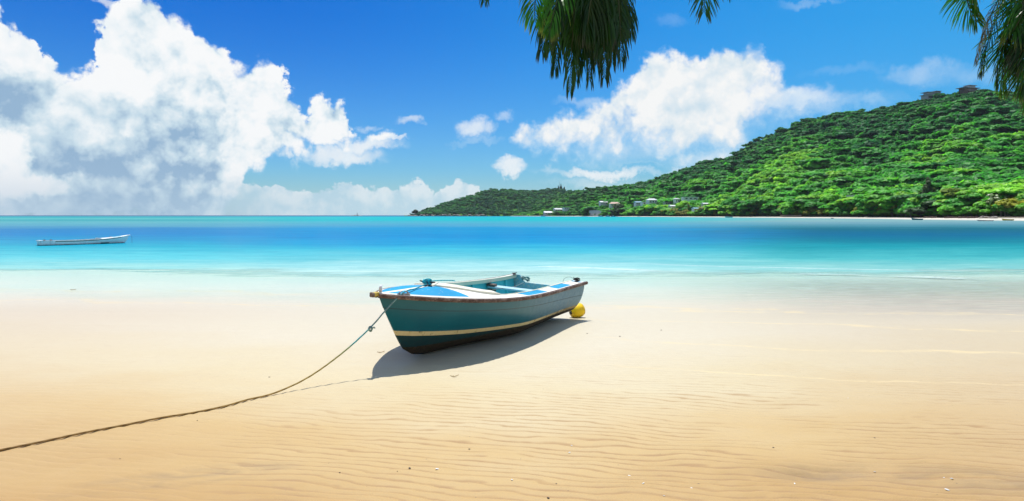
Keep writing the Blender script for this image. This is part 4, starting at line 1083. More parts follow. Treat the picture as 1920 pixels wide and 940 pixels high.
# floor boards
for k in range(6):
    y0 = (k - 2.5) * .15; V = []; F = []
    for i in range(13):
        ta0 = .34 + .45 * abs(y0); t_ = ta0 + (.97 - ta0) * i / 12; z0 = .155
        for (dy_, dz_) in ((-.068, 0), (.068, 0), (.068, .018), (-.068, .018)): V.append(Vector((LB * t_, y0 + dy_, z0 + dz_)))
    F = [(i * 4 + a, i * 4 + (a + 1) % 4, (i + 1) * 4 + (a + 1) % 4, (i + 1) * 4 + a) for i in range(12) for a in range(4)] + [(0, 1, 2, 3), (48, 49, 50, 51)]
    bput(V, F, 'floor_board', m_inner, smooth=False)
# ribs
for t_ in (.36, .47, .58, .69, .80, .91):
    for sd in (1, -1):
        V = []; n = 12
        for k in range(n + 1):
            ph = .05 + 1.25 * k / n; p = PTI(t_, ph)
            for (ax, ay) in ((-.022, .004), (.022, .004), (.022, -.035), (-.022, -.035)):
                V.append(Vector((p.x + ax, sd * max(.0, p.y + ay), p.z + (.03 if ay < 0 and ph > .8 else 0))))
        F = [(k * 4 + a, k * 4 + (a + 1) % 4, (k + 1) * 4 + (a + 1) % 4, (k + 1) * 4 + a) for k in range(n) for a in range(4)]
        bput(V, F, 'rib', m_inner, smooth=False)
# transom, with its lower middle
def transom():
    n = 24; out = []
    for k in range(n + 1): p = PT(1., math.pi / 2 * k / n); out.append(p)
    V = []; F = []
    zt = lambda y: .505 + (.628 - .505) * min(1, max(0, (abs(y) - .44) / .08)) ** 1.5
    cols = 40
    ysn = [-.672 + 1.344 * i / cols for i in range(cols + 1)]
    oy_ = np.array([p.y for p in reversed(out)]); oz_ = np.array([p.z for p in reversed(out)])
    for y in ysn:
        zb = float(np.interp(abs(y), oy_, oz_)); zb = min(zb, zt(y) - .002)
        for x in (LB - .035, LB + .004):
            V += [Vector((x, y, zb)), Vector((x, y, zt(y)))]
    for i in range(cols):
        a = i * 4; b = a + 4
        F += [(a, a + 1, b + 1, b), (a + 2, b + 2, b + 3, a + 3), (a + 1, a + 3, b + 3, b + 1), (a, b, b + 2, a + 2)]
    F += [(0, 2, 3, 1), (cols * 4, cols * 4 + 1, cols * 4 + 3, cols * 4 + 2)]
    return V, F
V, F = transom(); bput(V, F, 'transom', m_tran, smooth=False)
# deck
TP = .254; TE = .394
def wi(t_, sd=1):
    side = B_(t_) - (.205 if sd > 0 else .085)
    if t_ < TP: return 0.
    arch = (.50 if sd > 0 else .60) * math.sin(min(1, (t_ - TP) / (TE - TP)) * math.pi / 2) ** .75 if t_ < TE else 9
    return min(side, arch if t_ < TE else side)
def deck_z(t_, y):
    b = max(B_(t_), 1e-4); s_ = min(1, abs(y) / b)
    camber = .085 * min(1, t_ / .2) * (1 - min(1, max(0, (t_ - .28) / .15)) * .80)
    return Z_(t_) + camber * (1 - s_ * s_)
ts_deck = sorted(set([i / 110 for i in range(1, 110)] + [TP, TE, .003, .992]))
patches = [(.475, .655), (.735, .885), (.945, .985)]
m_deck, t = mat('blue_and_white_deck_paint')
O = t.n('ShaderNodeTexCoord').outputs['Object']; a = t.noise(O, 22., 6, .7); b = t.noise(O, 3., 4, .5)
sdA = t.attr('sd'); 
wob_ = t.m('MULTIPLY', t.m('SUBTRACT', t.noise(O, 12., 3), .5), .006)
isb_ = t.mr(t.m('ADD', sdA, wob_), -.0015, .0015)
blue = t.mix(t.mr(b, .3, .7), (.003, .25, .48), (.008, .33, .58)); blue = t.mix(t.mr(a, .63, .67), blue, (.62, .72, .74))
whi = t.mix(t.mr(b, .3, .7), (.78, .75, .66), (.84, .82, .75)); whi = t.mix(t.mr(a, .66, .70), whi, (.55, .48, .36))
t.set(t.b.inputs['Base Color'], t.mix(isb_, whi, blue)); t.b.inputs['Roughness'].default_value = .6; t.b.inputs['Specular IOR Level'].default_value = .2
t.set(t.b.inputs['Normal'], t.bump(a, .2, .004))
for sd in (1, -1):
    V = []; F = []; SD = []; nk = 34
    for t_ in ts_deck:
        for k in range(nk + 1):
            w0, w1 = wi(t_, sd), B_(t_) + .004
            y = w0 + (w1 - w0) * k / nk
            V.append(Vector((LB * t_, sd * y, deck_z(t_, y))))
            x = LB * t_
            dedge = (B_(t_) - y) - .045
            # front panel: triangle between centre stripe, rim and a diagonal
            diag = (LB * (.238 - .02 * y) - x)
            s1 = min(dedge, y - .035 - .01 * t_, diag)
            s2 = -1
            for pa, pb in patches:
                inner = y - wi(t_, sd) - .012
                s2 = max(s2, min(x - LB * pa - (.08 - y * .0), LB * pb - x, dedge + .03, inner if t_ > TE else -1))
            SD.append(max(s1 if t_ < .40 else -1, s2))
    c_ = nk + 1
    F = [(i * c_ + k, i * c_ + k + 1, (i + 1) * c_ + k + 1, (i + 1) * c_ + k) for i in range(len(ts_deck) - 1) for k in range(nk)]
    bput(V, F, 'foredeck' if sd == 1 else 'foredeck', m_deck, attrs={'sd': SD})
# coaming round the arch, cream carlins under the side decks
arch = []
n = 26
for k in range(-n, n + 1):
    f_ = abs(k) / n; t_ = TP + (TE - TP) * f_; y = (1 if k > 0 else -1) * wi(t_, k) if k else 0.
    arch.append((t_, y))
V = []; F = []
for i, (t_, y) in enumerate(arch):
    j0, j1 = arch[max(0, i - 1)], arch[min(len(arch) - 1, i + 1)]
    d = Vector((LB * (j1[0] - j0[0]), j1[1] - j0[1], 0)).normalized(); nn = Vector((-d.y, d.x, 0))
    if nn.x > 0: nn = -nn
    c0 = Vector((LB * t_, y, 0)); ta = .3 + .7 * min(1, (n - abs(i - n)) / 4)
    for (o_, h_) in ((.012, -.05), (-.10, -.02), (-.10, .024 * ta), (.012, .040 * ta)):
        p = c0 - nn * (-o_) if False else c0 + nn * (-o_)
        V.append(Vector((p.x, p.y, deck_z(t_, y) + h_)))
F = [(i * 4 + a, i * 4 + (a + 1) % 4, (i + 1) * 4 + (a + 1) % 4, (i + 1) * 4 + a) for i in range(len(arch) - 1) for a in range(4)] + [(0, 1, 2, 3), tuple((len(arch) - 1) * 4 + a for a in (3, 2, 1, 0))]
bput(V, F, 'coaming', m_yel, smooth=False)
for sd in (1, -1):
    V = []; n = 40
    for i in range(n + 1):
        t_ = TE - .01 + (.985 - TE + .01) * i / n; y = wi(t_, sd); z = deck_z(t_, y)
        for (dy_, dz_) in ((-.004, .006), (.024, .006), (.024, -.050), (-.004, -.050)): V.append(Vector((LB * t_, sd * (y + dy_), z + dz_)))
    F = [(i * 4 + a, i * 4 + (a + 1) % 4, (i + 1) * 4 + (a + 1) % 4, (i + 1) * 4 + a) for i in range(n) for a in range(4)] + [(0, 1, 2, 3), tuple(n * 4 + a for a in (3, 2, 1, 0))]
    bput(V, F, 'carlin', m_creamp, smooth=False)
# rub rails
for sd in (1, -1):
    V = []; n = 70; prof = [(.0, .0), (.020, .002), (.036, -.008), (.038, -.032), (.026, -.048), (.0, -.050)]
    for i in range(n + 1):
        t_ = (i / n) ** 1.3 * 1.012 - .0; t2 = min(t_, 1.)
        b0 = PT(t2, 0.); b1 = PT(min(1, t2 + .01), 0.); b2 = PT(max(0, t2 - .01), 0.)
        d = Vector((b1.x - b2.x, b1.y - b2.y, 0)).normalized(); nn = Vector((-d.y, d.x, 0)) * 1.0
        if nn.y < 0: nn = -nn
        base = Vector((LB * t_, b0.y + .004, b0.z))
        if t_ < .004: base = Vector((LB * t_ - .02, .012, b0.z)); nn = Vector((-.35, .94, 0))
        for a, b in prof:
            p = base + nn * a; V.append(Vector((p.x, sd * max(p.y, .004), p.z + b)))
    c_ = len(prof)
    F = [(i * c_ + k, i * c_ + (k + 1) % c_, (i + 1) * c_ + (k + 1) % c_, (i + 1) * c_ + k) for i in range(n) for k in range(c_)] + [tuple(range(c_)), tuple(n * c_ + k for k in range(c_))]
    bput(V, F, 'rub_rail', m_rail, smooth=False)
# stem head: yellow painted block with a bare brown end
m_yellow = weathered('yellow_paint', (.72, .52, .10), (.12, .07, .03), .56, sc_=30.)
z0 = .842
bbox_((-.055, 0, z0 - .006), (.085, .052, .044), 'stem_head', m_yellow, bevel=.006)
bbox_((-.105, 0, z0 - .008), (.035, .058, .052), 'stem_cap', m_rail, bevel=.008)
mb = MB(); mb.tube([(.035, 0, z0 + .005), (.03, 0, z0 + .06), (.045, 0, z0 + .085)], [.02, .018, .008], 10); mb.build('bow_fitting', flat('white_plastic', (.8, .8, .82), .35), boat, True)
# chock (two bracket horns on a plate) near bow, viewer side
cx_, cy_ = LB * .052, B_(.052) - .03
cz_ = deck_z(.052, cy_)
bbox_((cx_, cy_, cz_ + .006), (.15, .03, .010), 'chock_plate', m_metal, rz=math.atan2(B_(.07) - B_(.035), LB * .035))
for k in (-1, 1):
    mb = MB(); d = Vector((1, B_(.07) / (LB * .07) * .6, 0)).normalized()
    q = Vector((cx_, cy_, cz_)) + d * .035 * k
    mb.tube([S(q + d * .03 * k), S(q + Vector((0, 0, .022)) + d * .015 * k), S(q + Vector((0, 0, .036)) - d * .004 * k), S(q + Vector((0, 0, .030)) - d * .022 * k)], [.010, .009, .008, .005], 8)
    mb.build('chock_horn', m_metal, boat, True)
# cleats
def cleat(x, y, rz, nm='cleat', s_=1.0):
    z = deck_z(x / LB, abs(y)); q = Vector((x, y, z)); d = Vector((math.cos(rz), math.sin(rz), 0))
    mb = MB()
    mb.box(S(q + Vector((0, 0, .005))), (.09 * s_, .035 * s_, .01), -rz)
    for k in (-1, 1): mb.tube([S(q + d * .022 * k * s_), S(q + d * .022 * k * s_ + Vector((0, 0, .034 * s_)))], .010 * s_, 8)
    mb.tube([S(q + d * -.085 * s_ + Vector((0, 0, .046 * s_))), S(q + d * -.04 * s_ + Vector((0, 0, .038 * s_))), S(q + d * .04 * s_ + Vector((0, 0, .038 * s_))), S(q + d * .085 * s_ + Vector((0, 0, .046 * s_)))], [.006 * s_, .011 * s_, .011 * s_, .006 * s_], 8)
    mb.build(nm, m_dark, boat, True)
    return q
cq = cleat(LB * .205, .0, 1.45, s_=1.25)
cleat(LB * .965, -(B_(.965) - .09), .1, s_=.9)
cleat(LB * .972, (B_(.972) - .09), .1, s_=.9)
# thwarts
for (t_, z0, w_) in ((.575, .50, .19), (.80, .50, .20)):
    hw_ = B_(t_) - .05
    bbox_((LB * t_, 0, z0), (w_, 2 * hw_ - .02, .03), 'thwart', m_thw, bevel=.004)
    for sd in (1, -1):
        bbox_((LB * t_, sd * (hw_ - .05), z0 - .05), (w_ * .8, .05, .065), 'thwart_knee', m_rail if (sd < 0) else m_inner)
bbox_((LB * .80 - .06, -(B_(.8) - .12), .532), (.10, .14, .04), 'thwart_pad', m_rail, bevel=.005)
# skeg
bbox_((LB * .93, 0, .018), (.5, .04, .05), 'skeg', m_hull)

# rope materials
def rope_mat(name, stops, axis_pts=None, twist=True):
    m, t = mat(name)
    along = t.attr('along')
    O = t.n('ShaderNodeTexCoord').outputs['Object']
    n = t.noise(O, 3.0, 4, .6); n2_ = t.noise(O, 120., 3, .6)
    f_ = t.m('ADD', along, t.m('MULTIPLY', t.m('SUBTRACT', n, .5), .10))
    cc = t.ramp(f_, stops)
    st = t.m('SINE', t.m('MULTIPLY', t.attr('lay'), 1.0))
    cc = t.mix(t.mr(st, -.2, -.9, 0., .55), cc, t.mix(1., cc, (.35, .3, .28), 'MULTIPLY'))
    cc = t.mix(t.mr(n2_, .55, .7, 0., .3), cc, (.62, .5, .3))
    t.set(t.b.inputs['Base Color'], cc); t.b.inputs['Roughness'].default_value = .85
    t.set(t.b.inputs['Normal'], t.bump(st, .6, .004)); return m
def rope(pts, r, m_, name, parent=None, n=8, sub=6, a0=0., a1=1., smoothpath=True):
    pts = [Vector(p) for p in pts]
    Q = []
    if smoothpath:
        for i in range(len(pts) - 1):
            p0, p1, p2, p3 = pts[max(0, i - 1)], pts[i], pts[i + 1], pts[min(len(pts) - 1, i + 2)]
            for k in range(sub):
                u_ = k / sub
                Q.append(.5 * ((2 * p1) + (p2 - p0) * u_ + (2 * p0 - 5 * p1 + 4 * p2 - p3) * u_ ** 2 + (3 * p1 - p0 - 3 * p2 + p3) * u_ ** 3))
        Q.append(pts[-1])
    else: Q = pts
    V = []; al = []; lay = []; up = Vector((0, 0, 1)); acc = 0.; tot = sum((Q[i + 1] - Q[i]).length for i in range(len(Q) - 1))
    for i, p in enumerate(Q):
        if i: acc += (Q[i] - Q[i - 1]).length
        d = (Q[min(i + 1, len(Q) - 1)] - Q[max(i - 1, 0)]).normalized()
        x = (up - d * up.dot(d)); x = x.normalized() if x.length > 1e-4 else d.orthogonal().normalized(); up = x; y = d.cross(x)
        for k in range(n):
            a = 2 * math.pi * k / n; rr_ = r * (1 + .10 * math.cos(3 * (a + acc * 90)))
            V.append(p + (x * math.cos(a) + y * math.sin(a)) * rr_); al.append(a0 + (a1 - a0) * acc / tot); lay.append(a + acc / r * .55)
    F = [(i * n + k, i * n + (k + 1) % n, (i + 1) * n + (k + 1) % n, (i + 1) * n + k) for i in range(len(Q) - 1) for k in range(n)] + [tuple(range(n - 1, -1, -1)), tuple((len(Q) - 1) * n + k for k in range(n))]
    me = bpy.data.meshes.new(name); me.from_pydata([tuple(v_) for v_ in V], [], F); me.update(); me.polygons.foreach_set('use_smooth', [True] * len(me.polygons))
    me.attributes.new('along', 'FLOAT', 'POINT').data.foreach_set('value', np.asarray(al, np.float32))
    me.attributes.new('lay', 'FLOAT', 'POINT').data.foreach_set('value', np.asarray(lay, np.float32))
    return link(name, me, m_, parent)
MWB = Matrix.Translation(boat.location) @ boat.rotation_quaternion.to_matrix().to_4x4()
bw = lambda x, y, z: MWB @ S(Vector((x, y, z)))
m_rope = rope_mat('mooring_rope_fibre', [(0, (.02, .36, .42)), (.12, (.05, .40, .42)), (.15, (.22, .38, .36)), (.22, (.26, .40, .36)), (.255, (.04, .42, .44)), (.29, (.30, .36, .14)), (.34, (.42, .31, .09)), (.45, (.42, .26, .07)), (.62, (.34, .20, .055)), (1, (.26, .14, .045))])
ck = bw(cx_, cy_, cz_ + .022)
cl = bw(cq.x, cq.y, cq.z + .03)
ctrl = [cl, (cl + ck) / 2 + Vector((0, 0, -.006)), ck]
G0 = Vector((-2.42, 5.85, 0.012))
zprof = [(0, ck.z), (.127, .674), (.25, .495), (.437, .285), (.654, .105), (.85, .022)]
for s_, z in zprof[1:]:
    p = ck.lerp(G0, s_); ctrl.append(Vector((p.x, p.y, z)))
def gz(x, y): return float(sand_z(np.array([x]), np.array([y]))[0][0])
ctrl.append(Vector((G0.x, G0.y, gz(G0.x, G0.y) + .011)))
gp = [(470, 755), (420, 765), (360, 777), (300, 788), (230, 801), (160, 815), (80, 831), (0, 846), (-80, 862), (-180, 884), (-300, 915), (-420, 950)]
for (a, b) in gp[1:]:
    Y = FPX * EYE / (b - 404); x = (a - 960) / FPX * Y; ctrl.append(Vector((x, Y, gz(x, Y) + .010)))
# drape the grounded part on the ripples
mr_ = rope(ctrl, .0080, m_rope, 'mooring_rope', None, 8, 14)
tag(mr_, 'long mooring rope from the bow cleat across the sand, teal fading to brown', 'rope')
# knot in the hanging part
kp = ck.lerp(G0, .25); kp.z = .495
for k in range(1):
    P_ = []
    for i in range(15):
        a = i * .9; P_.append(kp + Vector((.016 * math.cos(a), .010 * math.sin(a * 1.3), .016 * math.sin(a) - .002 * i)))
    P_ += [kp + Vector((.035, -.01, .006)), kp + Vector((.055, -.012, -.004))]
    rope(P_, .0075, m_rope, 'knot', mr_, 6, 3, .16, .20)
# turns of rope round the foredeck cleat
m_rteal = rope_mat('teal_rope_fibre', [(0, (.01, .42, .50)), (1, (.02, .52, .58))])
P_ = []
for i in range(46):
    a = i * .62; w_ = .050 + .008 * math.sin(i * 1.7)
    P_.append(cl + Vector((w_ * math.sin(a), .032 * math.sin(2 * a) * .7, .004 + .018 * math.cos(a * 1.5) + .0009 * i)))
rope(P_, .0085, m_rteal, 'cleat_hitch', mr_, 6, 3)
# tail of the rope led aft along the far side to the coaming
tl = rope([cl + Vector((.03, .0, .03)), cl + Vector((.10, .18, .020)), cl + Vector((.18, .36, .004)), cl + Vector((.25, .54, -.015)), cl + Vector((.28, .62, -.028))], .007, m_rteal, 'rope_tail', mr_, 6, 6)
# tangle of cord on the transom, and on the stern quarter; thin line across the thwarts
m_cord = rope_mat('dark_teal_cord', [(0, (.015, .16, .19)), (1, (.03, .25, .27))])
m_cordd = rope_mat('black_cord', [(0, (.02, .02, .022)), (1, (.05, .05, .05))])
def tangle(c, r_, n_, th_, m_, name, lab, seed, flatz=.6):
    rg = np.random.default_rng(seed); P_ = []
    for i in range(n_):
        a = rg.random() * 6.28; b = rg.random()
        P_.append(c + Vector((r_ * math.cos(a) * (.35 + .65 * b), r_ * math.sin(a) * (.35 + .65 * b), r_ * flatz * rg.random())))
    o = rope(P_, th_, m_, name, None, 6, 5); return tag(o, lab, 'cord')
tangle(bw(LB - .0, -.42, .515), .075, 26, .0055, m_cord, 'cord_tangle', 'tangled dark teal cord hanging on the boat transom near its far corner', 4, 1.2)
tangle(bw(LB * .972, B_(.97) - .09, Z_(.97) + .02), .06, 30, .005, m_cordd, 'cord_tangle', 'black cord tangle round the cleat on the near stern corner', 5, .9)
q1 = bw(LB * .972, B_(.97) - .12, Z_(.97) + .03); q2 = bw(LB * .90, B_(.9) - .2, Z_(.9) - .0)
tag(rope([q1, q1.lerp(q2, .4) + Vector((0, 0, .07)), q1.lerp(q2, .85) + Vector((0, 0, .07)), q2], .0025, m_cordd, 'wire_loop', None, 5, 6), 'thin dark wire loop springing from the near stern corner', 'wire')
q1 = bw(LB * .985, -.44, .50); q2 = bw(LB * .62, -.25, .50)
tag(rope([q1, q1.lerp(q2, .3) - Vector((0, 0, .02)), q1.lerp(q2, .7) - Vector((0, 0, -.022)), q2 + Vector((0, 0, .02))], .006, rope_mat('grey_cord', [(0, (.35, .42, .42)), (1, (.2, .22, .2))]), 'stern_line', None, 6, 6), 'grey cord lying slack across both thwarts inside the boat', 'cord')

# yellow buoy behind the stern
m_buoy, t = mat('yellow_buoy_plastic')
O = t.n('ShaderNodeTexCoord').outputs['Object']; n = t.noise(O, 9., 5, .65)
t.set(t.b.inputs['Base Color'], t.mix(t.mr(t.m('ADD', n, t.mr(t.sep(O)[2], -.12, .0, .22, 0.)), .55, .72), (.92, .58, .008), (.42, .24, .03))); t.b.inputs['Specular IOR Level'].default_value = .3; t.b.inputs['Roughness'].default_value = .5
r = empty('yellow_buoy', (1.12, 11.02, .058), 0, 'yellow barrel-shaped buoy lying on the sand behind the stern', 'buoy')
Mx = Matrix.Rotation(R(78), 3, 'Y') @ Matrix.Identity(3); Mx = Matrix.Rotation(.5, 3, 'Z') @ Mx
mb = MB(); mb.lathe([(.02, -.125), (.07, -.122), (.105, -.10), (.120, -.06), (.124, 0), (.120, .06), (.105, .10), (.07, .122), (.02, .125)], 28, M=Mx); mb.build('float', m_buoy, r, True)
for s_ in (-1, 1):
    mb = MB(); mb.lathe([(.03, .118 * s_), (.034, .135 * s_), (.024, .150 * s_), (.01, .152 * s_)], 14, M=Mx); mb.build('end_eye', m_dark, r, True)

# --- white boat afloat ------------------------------------------------
wb = empty('white_boat', (0, 0, 0), 0, 'long low white wooden boat floating in the turquoise shallows on the left', 'boat')
m_wh, t = mat('white_hull_paint')
O = t.n('ShaderNodeTexCoord').outputs['Object']; ox, oy, oz = t.sep(O); n = t.noise(O, 5., 5, .65); n2_ = t.noise(t.v('MULTIPLY', O, (1, 1, .4)), 7., 5, .7)
tb = t.m('DIVIDE', ox, 5.75)
cw = t.mix(t.mr(n, .3, .7), (.70, .72, .70), (.85, .87, .85))
cw = t.mix(t.m('MULTIPLY', t.mr(n2_, .50, .60), t.m('MULTIPLY', t.m('GREATER_THAN', tb, .84), .75)), cw, (.22, .20, .18))
cw = t.mix(t.m('GREATER_THAN', tb, .845), cw, t.mix(.65, cw, (.78, .79, .8)))
cw = t.mix(t.m('MULTIPLY', t.m('GREATER_THAN', oz, t.curve(tb, [(0, .60), (.1, .44), (.2, .36), (.3, .305), (.45, .255), (.6, .23), (.8, .235), (1, .25)], 0., 1., 0., 1.)), t.mr(tb, .85, .84)), cw, (.03, .10, .06))
lo_ = t.m('ADD', oz, t.m('MULTIPLY', t.m('SUBTRACT', n, .5), .04))
cw = t.mix(t.mr(lo_, .045, .025), cw, (.05, .022, .018))
wd = t.m('MULTIPLY', t.mr(t.m('ABSOLUTE', t.m('SUBTRACT', tb, .30)), .06, .04), t.mr(lo_, .11, .085))
cw = t.mix(wd, cw, (.05, .045, .012))
t.set(t.b.inputs['Base Color'], cw); t.b.inputs['Roughness'].default_value = .5
LW = 5.75
B2, Z2, K2, PT2 = hull_fn(LW, ([0, .25, .6, 1.], [0, .50, .66, .46]), ([0, .3, .6, 1], [.56, .36, .29, .31]), ([0, .01, .03, .06, .12, 1.], [.52, .30, .1, -.05, -.12, -.12]), (1.5, 1.7), (.5, .85))
pS = Vector(((72 - 960) / FPX * 38.2, 38.2, SEA_Z)); pB = Vector(((241 - 960) / FPX * 41.8, 41.8, SEA_Z))
dv = (pS - pB); dv.z = 0; LWs = dv.length / LW; th_w = math.atan2(dv.y, dv.x)
wb.location = pB; wb.rotation_euler = (0, 0, th_w); wb.scale = (LWs, LWs, LWs)
def wput(V, F, name, m_, smooth=True):
    me = bpy.data.meshes.new(name); me.from_pydata([tuple(v_) for v_ in V], [], F); me.update()
    bm = bmesh.new(); bm.from_mesh(me); bmesh.ops.recalc_face_normals(bm, faces=bm.faces); bm.to_mesh(me); bm.free()
    if smooth: me.polygons.foreach_set('use_smooth', [True] * len(me.polygons))
    return link(name, me, m_, wb)
V, F, row, tsn = hull_mesh(LW, PT2, 44, 14)
wput(V, F + [tuple(len(V) - row + k for k in range(row))], 'hull', m_wh)
m_wtop = flat('white_deck_paint', (.82, .82, .80), .5); m_wblue = flat('pale_blue_panel', (.25, .62, .72), .5); m_win = flat('grey_inner_paint', (.30, .42, .45), .7)
for sd in (1, -1):
    V = []; n = 40; prof = [(-.10, .0), (.03, .0), (.03, .03), (-.10, .03)]
    for i in range(n + 1):
        t_ = .0 + 1.01 * (i / n); p = PT2(min(1, t_), 0.)
        for a, b in prof: V.append(Vector((LW * t_, sd * max(0, p.y + a), p.z + b)))
    F = [(i * 4 + a, i * 4 + (a + 1) % 4, (i + 1) * 4 + (a + 1) % 4, (i + 1) * 4 + a) for i in range(n) for a in range(4)] + [(0, 1, 2, 3), tuple(n * 4 + a for a in (3, 2, 1, 0))]
    wput(V, F, 'gunwale', m_wtop, False)
V = []
for i in range(15):
    t_ = .01 + .33 * i / 14; b = B2(t_) - .02
    for y in (-1, -.5, 0, .5, 1): V.append(Vector((LW * t_, b * y, Z2(t_) + .03 + .05 * (1 - y * y))))
wput(V, [(i * 5 + k, i * 5 + k + 1, (i + 1) * 5 + k + 1, (i + 1) * 5 + k) for i in range(14) for k in range(4)], 'foredeck', m_wtop)
V = []
for i in range(6):
    t_ = .10 + .10 * i / 5; b = (B2(t_) - .02)
    for y in (-.75, -.4, 0, .4, .75): V.append(Vector((LW * t_, b * y, Z2(t_) + .034 + .05 * (1 - y * y))))
wput(V, [(i * 5 + k, i * 5 + k + 1, (i + 1) * 5 + k + 1, (i + 1) * 5 + k) for i in range(5) for k in range(4)], 'deck_panel', m_wblue)
V = []
for i in range(15):
    t_ = .3 + .69 * i / 14; b = B2(t_) - .04
    for y in (-1, 0, 1): V.append(Vector((LW * t_, b * y, .02)))
wput(V, [(i * 3 + k, i * 3 + k + 1, (i + 1) * 3 + k + 1, (i + 1) * 3 + k) for i in range(14) for k in range(2)], 'floor', m_win)
for t_ in (.45, .62, .8):
    mb = MB(); mb.box((LW * t_, 0, Z2(t_) - .05), (.2, 2 * B2(t_) - .08, .03)); mb.build('thwart', m_wtop, wb)
mb = MB(); mb.box((LW * .985, 0, Z2(1.) + .02), (.22, 2 * B2(1.) + .10, .05)); mb.build('stern_board', m_wtop, wb)
mb = MB(); mb.box((LW * .355, 0, Z2(.355) + .05), (.06, 2 * B2(.355) - .05, .09)); mb.build('breakwater', m_wtop, wb)
mb = MB(); mb.tube([(-.12, 0, .60), (-.02, 0, .58), (.1, 0, .57)], [.03, .045, .04], 8); mb.build('stem_head', m_wtop, wb)
for x_ in (.20, .86, .93): mb = MB(); mb.box((LW * x_, -.3, Z2(x_) + .06), (.12, .08, .06)); mb.build('cleat', flat('dull_red_fitting', (.25, .10, .08)), wb)
o = rope([pB + Vector((.15, .1, .56 * LWs)), pB + Vector((.16, .1, .25)), pB + Vector((.17, .1, -.1))], .008, m_cordd, 'anchor_line', None, 5, 4); tag(o, 'thin line hanging from the white boat bow into the water', 'rope')

# --- small far boats -------------------------------------------------
def small_boat(px, Y, L_, w_, h_, hullm, innerm, rz, z, lab, cab=False):
    u = U(px); r = empty('small_boat', (u * Y, Y, z), rz, lab, 'boat')
    mb = MB(); n = 12; V = []; F = []
    prof = lambda t_: w_ / 2 * (math.sin(min(1, t_ * 2.2 + .02) * math.pi / 2) ** .8) * (1 - .2 * max(0, t_ - .6))
    for i in range(n + 1):
        t_ = i / n; b = prof(t_); zt = h_ * (1 + .5 * (1 - t_) ** 3); x = (t_ - .5) * L_
        V += [(x, -b, zt), (x + .05 * L_ * (1 - t_), -b * .7, zt * .35), (x + .1 * L_ * (1 - t_) ** 2, 0, 0), (x + .05 * L_ * (1 - t_), b * .7, zt * .35), (x, b, zt)]
    F = [(i * 5 + k, i * 5 + k + 1, (i + 1) * 5 + k + 1, (i + 1) * 5 + k) for i in range(n) for k in range(4)] + [tuple(n * 5 + k for k in range(5))]
    mb.add(V, F); mb.build('hull', hullm, r)
    mb = MB(); V = []
    for i in range(1, n + 1):
        t_ = i / n; b = prof(t_) - .03; x = (t_ - .5) * L_; zt = h_ * (1 + .5 * (1 - t_) ** 3) * (.6 if not cab else .9); V += [(x, -b, zt), (x, b, zt)]
    mb.add(V, [(i * 2, i * 2 + 1, i * 2 + 3, i * 2 + 2) for i in range(n - 1)]); mb.build('deck', innerm, r)
    mb = MB(); mb.box((0, 0, h_ * .8), (.25, w_ * .9, .05)); mb.build('thwart', innerm, r)
    if cab:
        mb = MB(); mb.box((.1 * L_, 0, h_ + .5), (L_ * .28, w_ * .6, 1.1), taper=.85); mb.build('cabin', M_white, r)
        mb = MB(); mb.box((.1 * L_, 0, h_ + .7), (L_ * .29, w_ * .56, .3), taper=.97); mb.build('window', M_glass, r)
    return r
M_teal = flat('teal_boat_paint', (.04, .22, .26)); M_yb = flat('yellow_boat_paint', (.75, .48, .03)); M_wb = flat('white_boat_paint', (.75, .75, .75)); M_bl = flat('blue_boat_paint', (.03, .15, .30))
small_boat(1719, 247, 4.4, 1.4, .55, M_teal, M_grey, .05, -.12, 'small teal dinghy at the far waterline below the dome-shaped bush')
small_boat(1889, 205, 3.3 * 1.05, 1.1, .42, M_yb, M_yb, -.1, .02, 'yellow dinghy drawn up on the far white beach')
small_boat(1846, 200, 5.0, 1.5, .32, M_wb, M_grey, .0, -.16, 'low pale skiff at the far waterline left of the yellow dinghy')
small_boat(1366, 520, 6.5, 2.0, .7, M_wb, M_grey, .1, -.15, 'white skiff moored just off the far beach in the middle')
small_boat(1126, 880, 7, 2.4, .9, M_wb, M_white, .1, -.2, 'white cabin boat moored off the village, left one', True)
small_boat(1139, 870, 7.5, 2.6, 1.0, M_wb, M_bl, .5, -.2, 'white cabin boat with blue deck moored off the village, right one', True)
small_boat(1149, 870, 6, 2.2, .8, M_bl, M_white, .2, -.2, 'dark boat moored to the right of the two cabin boats', True)
small_boat(1018, 1180, 9, 3, 1.1, M_wb, M_white, .0, -.2, 'white cabin boat near the point between headland and hill', True)
small_boat(820, 1280, 9, 3, 1.3, M_bl, M_bl, .1, -.2, 'dark blue fishing boat off the rocky headland', True)
small_boat(1560, 345, 2.4, 1, .35, M_grey, M_grey, .6, -.14, 'small dark raft just off the far beach left of the teal dinghy')

# ------------------------------------------------------------------ overhanging coconut palms (near)
m_frond = None
def near_leaf_mat(name, dk, lt, dry, trans=.35):
    m, t = mat(name)
    O = t.n('ShaderNodeNewGeometry').outputs['Position']; n = t.noise(O, 5., 4, .6); n2_ = t.noise(O, 1.7, 3, .5)
    base = t.mix(t.mr(n, .3, .7), dk, lt)
    tip = t.attr('tipness')
    base = t.mix(t.m('MULTIPLY', t.mr(tip, .72, 1.), t.mr(n2_, .40, .55)), base, dry)
    d = t.n('ShaderNodeBsdfPrincipled'); t.set(d.inputs['Base Color'], base); d.inputs['Roughness'].default_value = .42; d.inputs['Specular IOR Level'].default_value = .35
    tr = t.n('ShaderNodeBsdfTranslucent'); t.set(tr.inputs[0], t.mix(1., base, (1.2, 1.6, .5, 1), 'MULTIPLY'))
    a = t.n('ShaderNodeMixShader'); a.inputs[0].default_value = trans; t.set(a.inputs[1], d.outputs[0]); t.set(a.inputs[2], tr.outputs[0])
    t.set(t.out.inputs[0], a.outputs[0]); return m
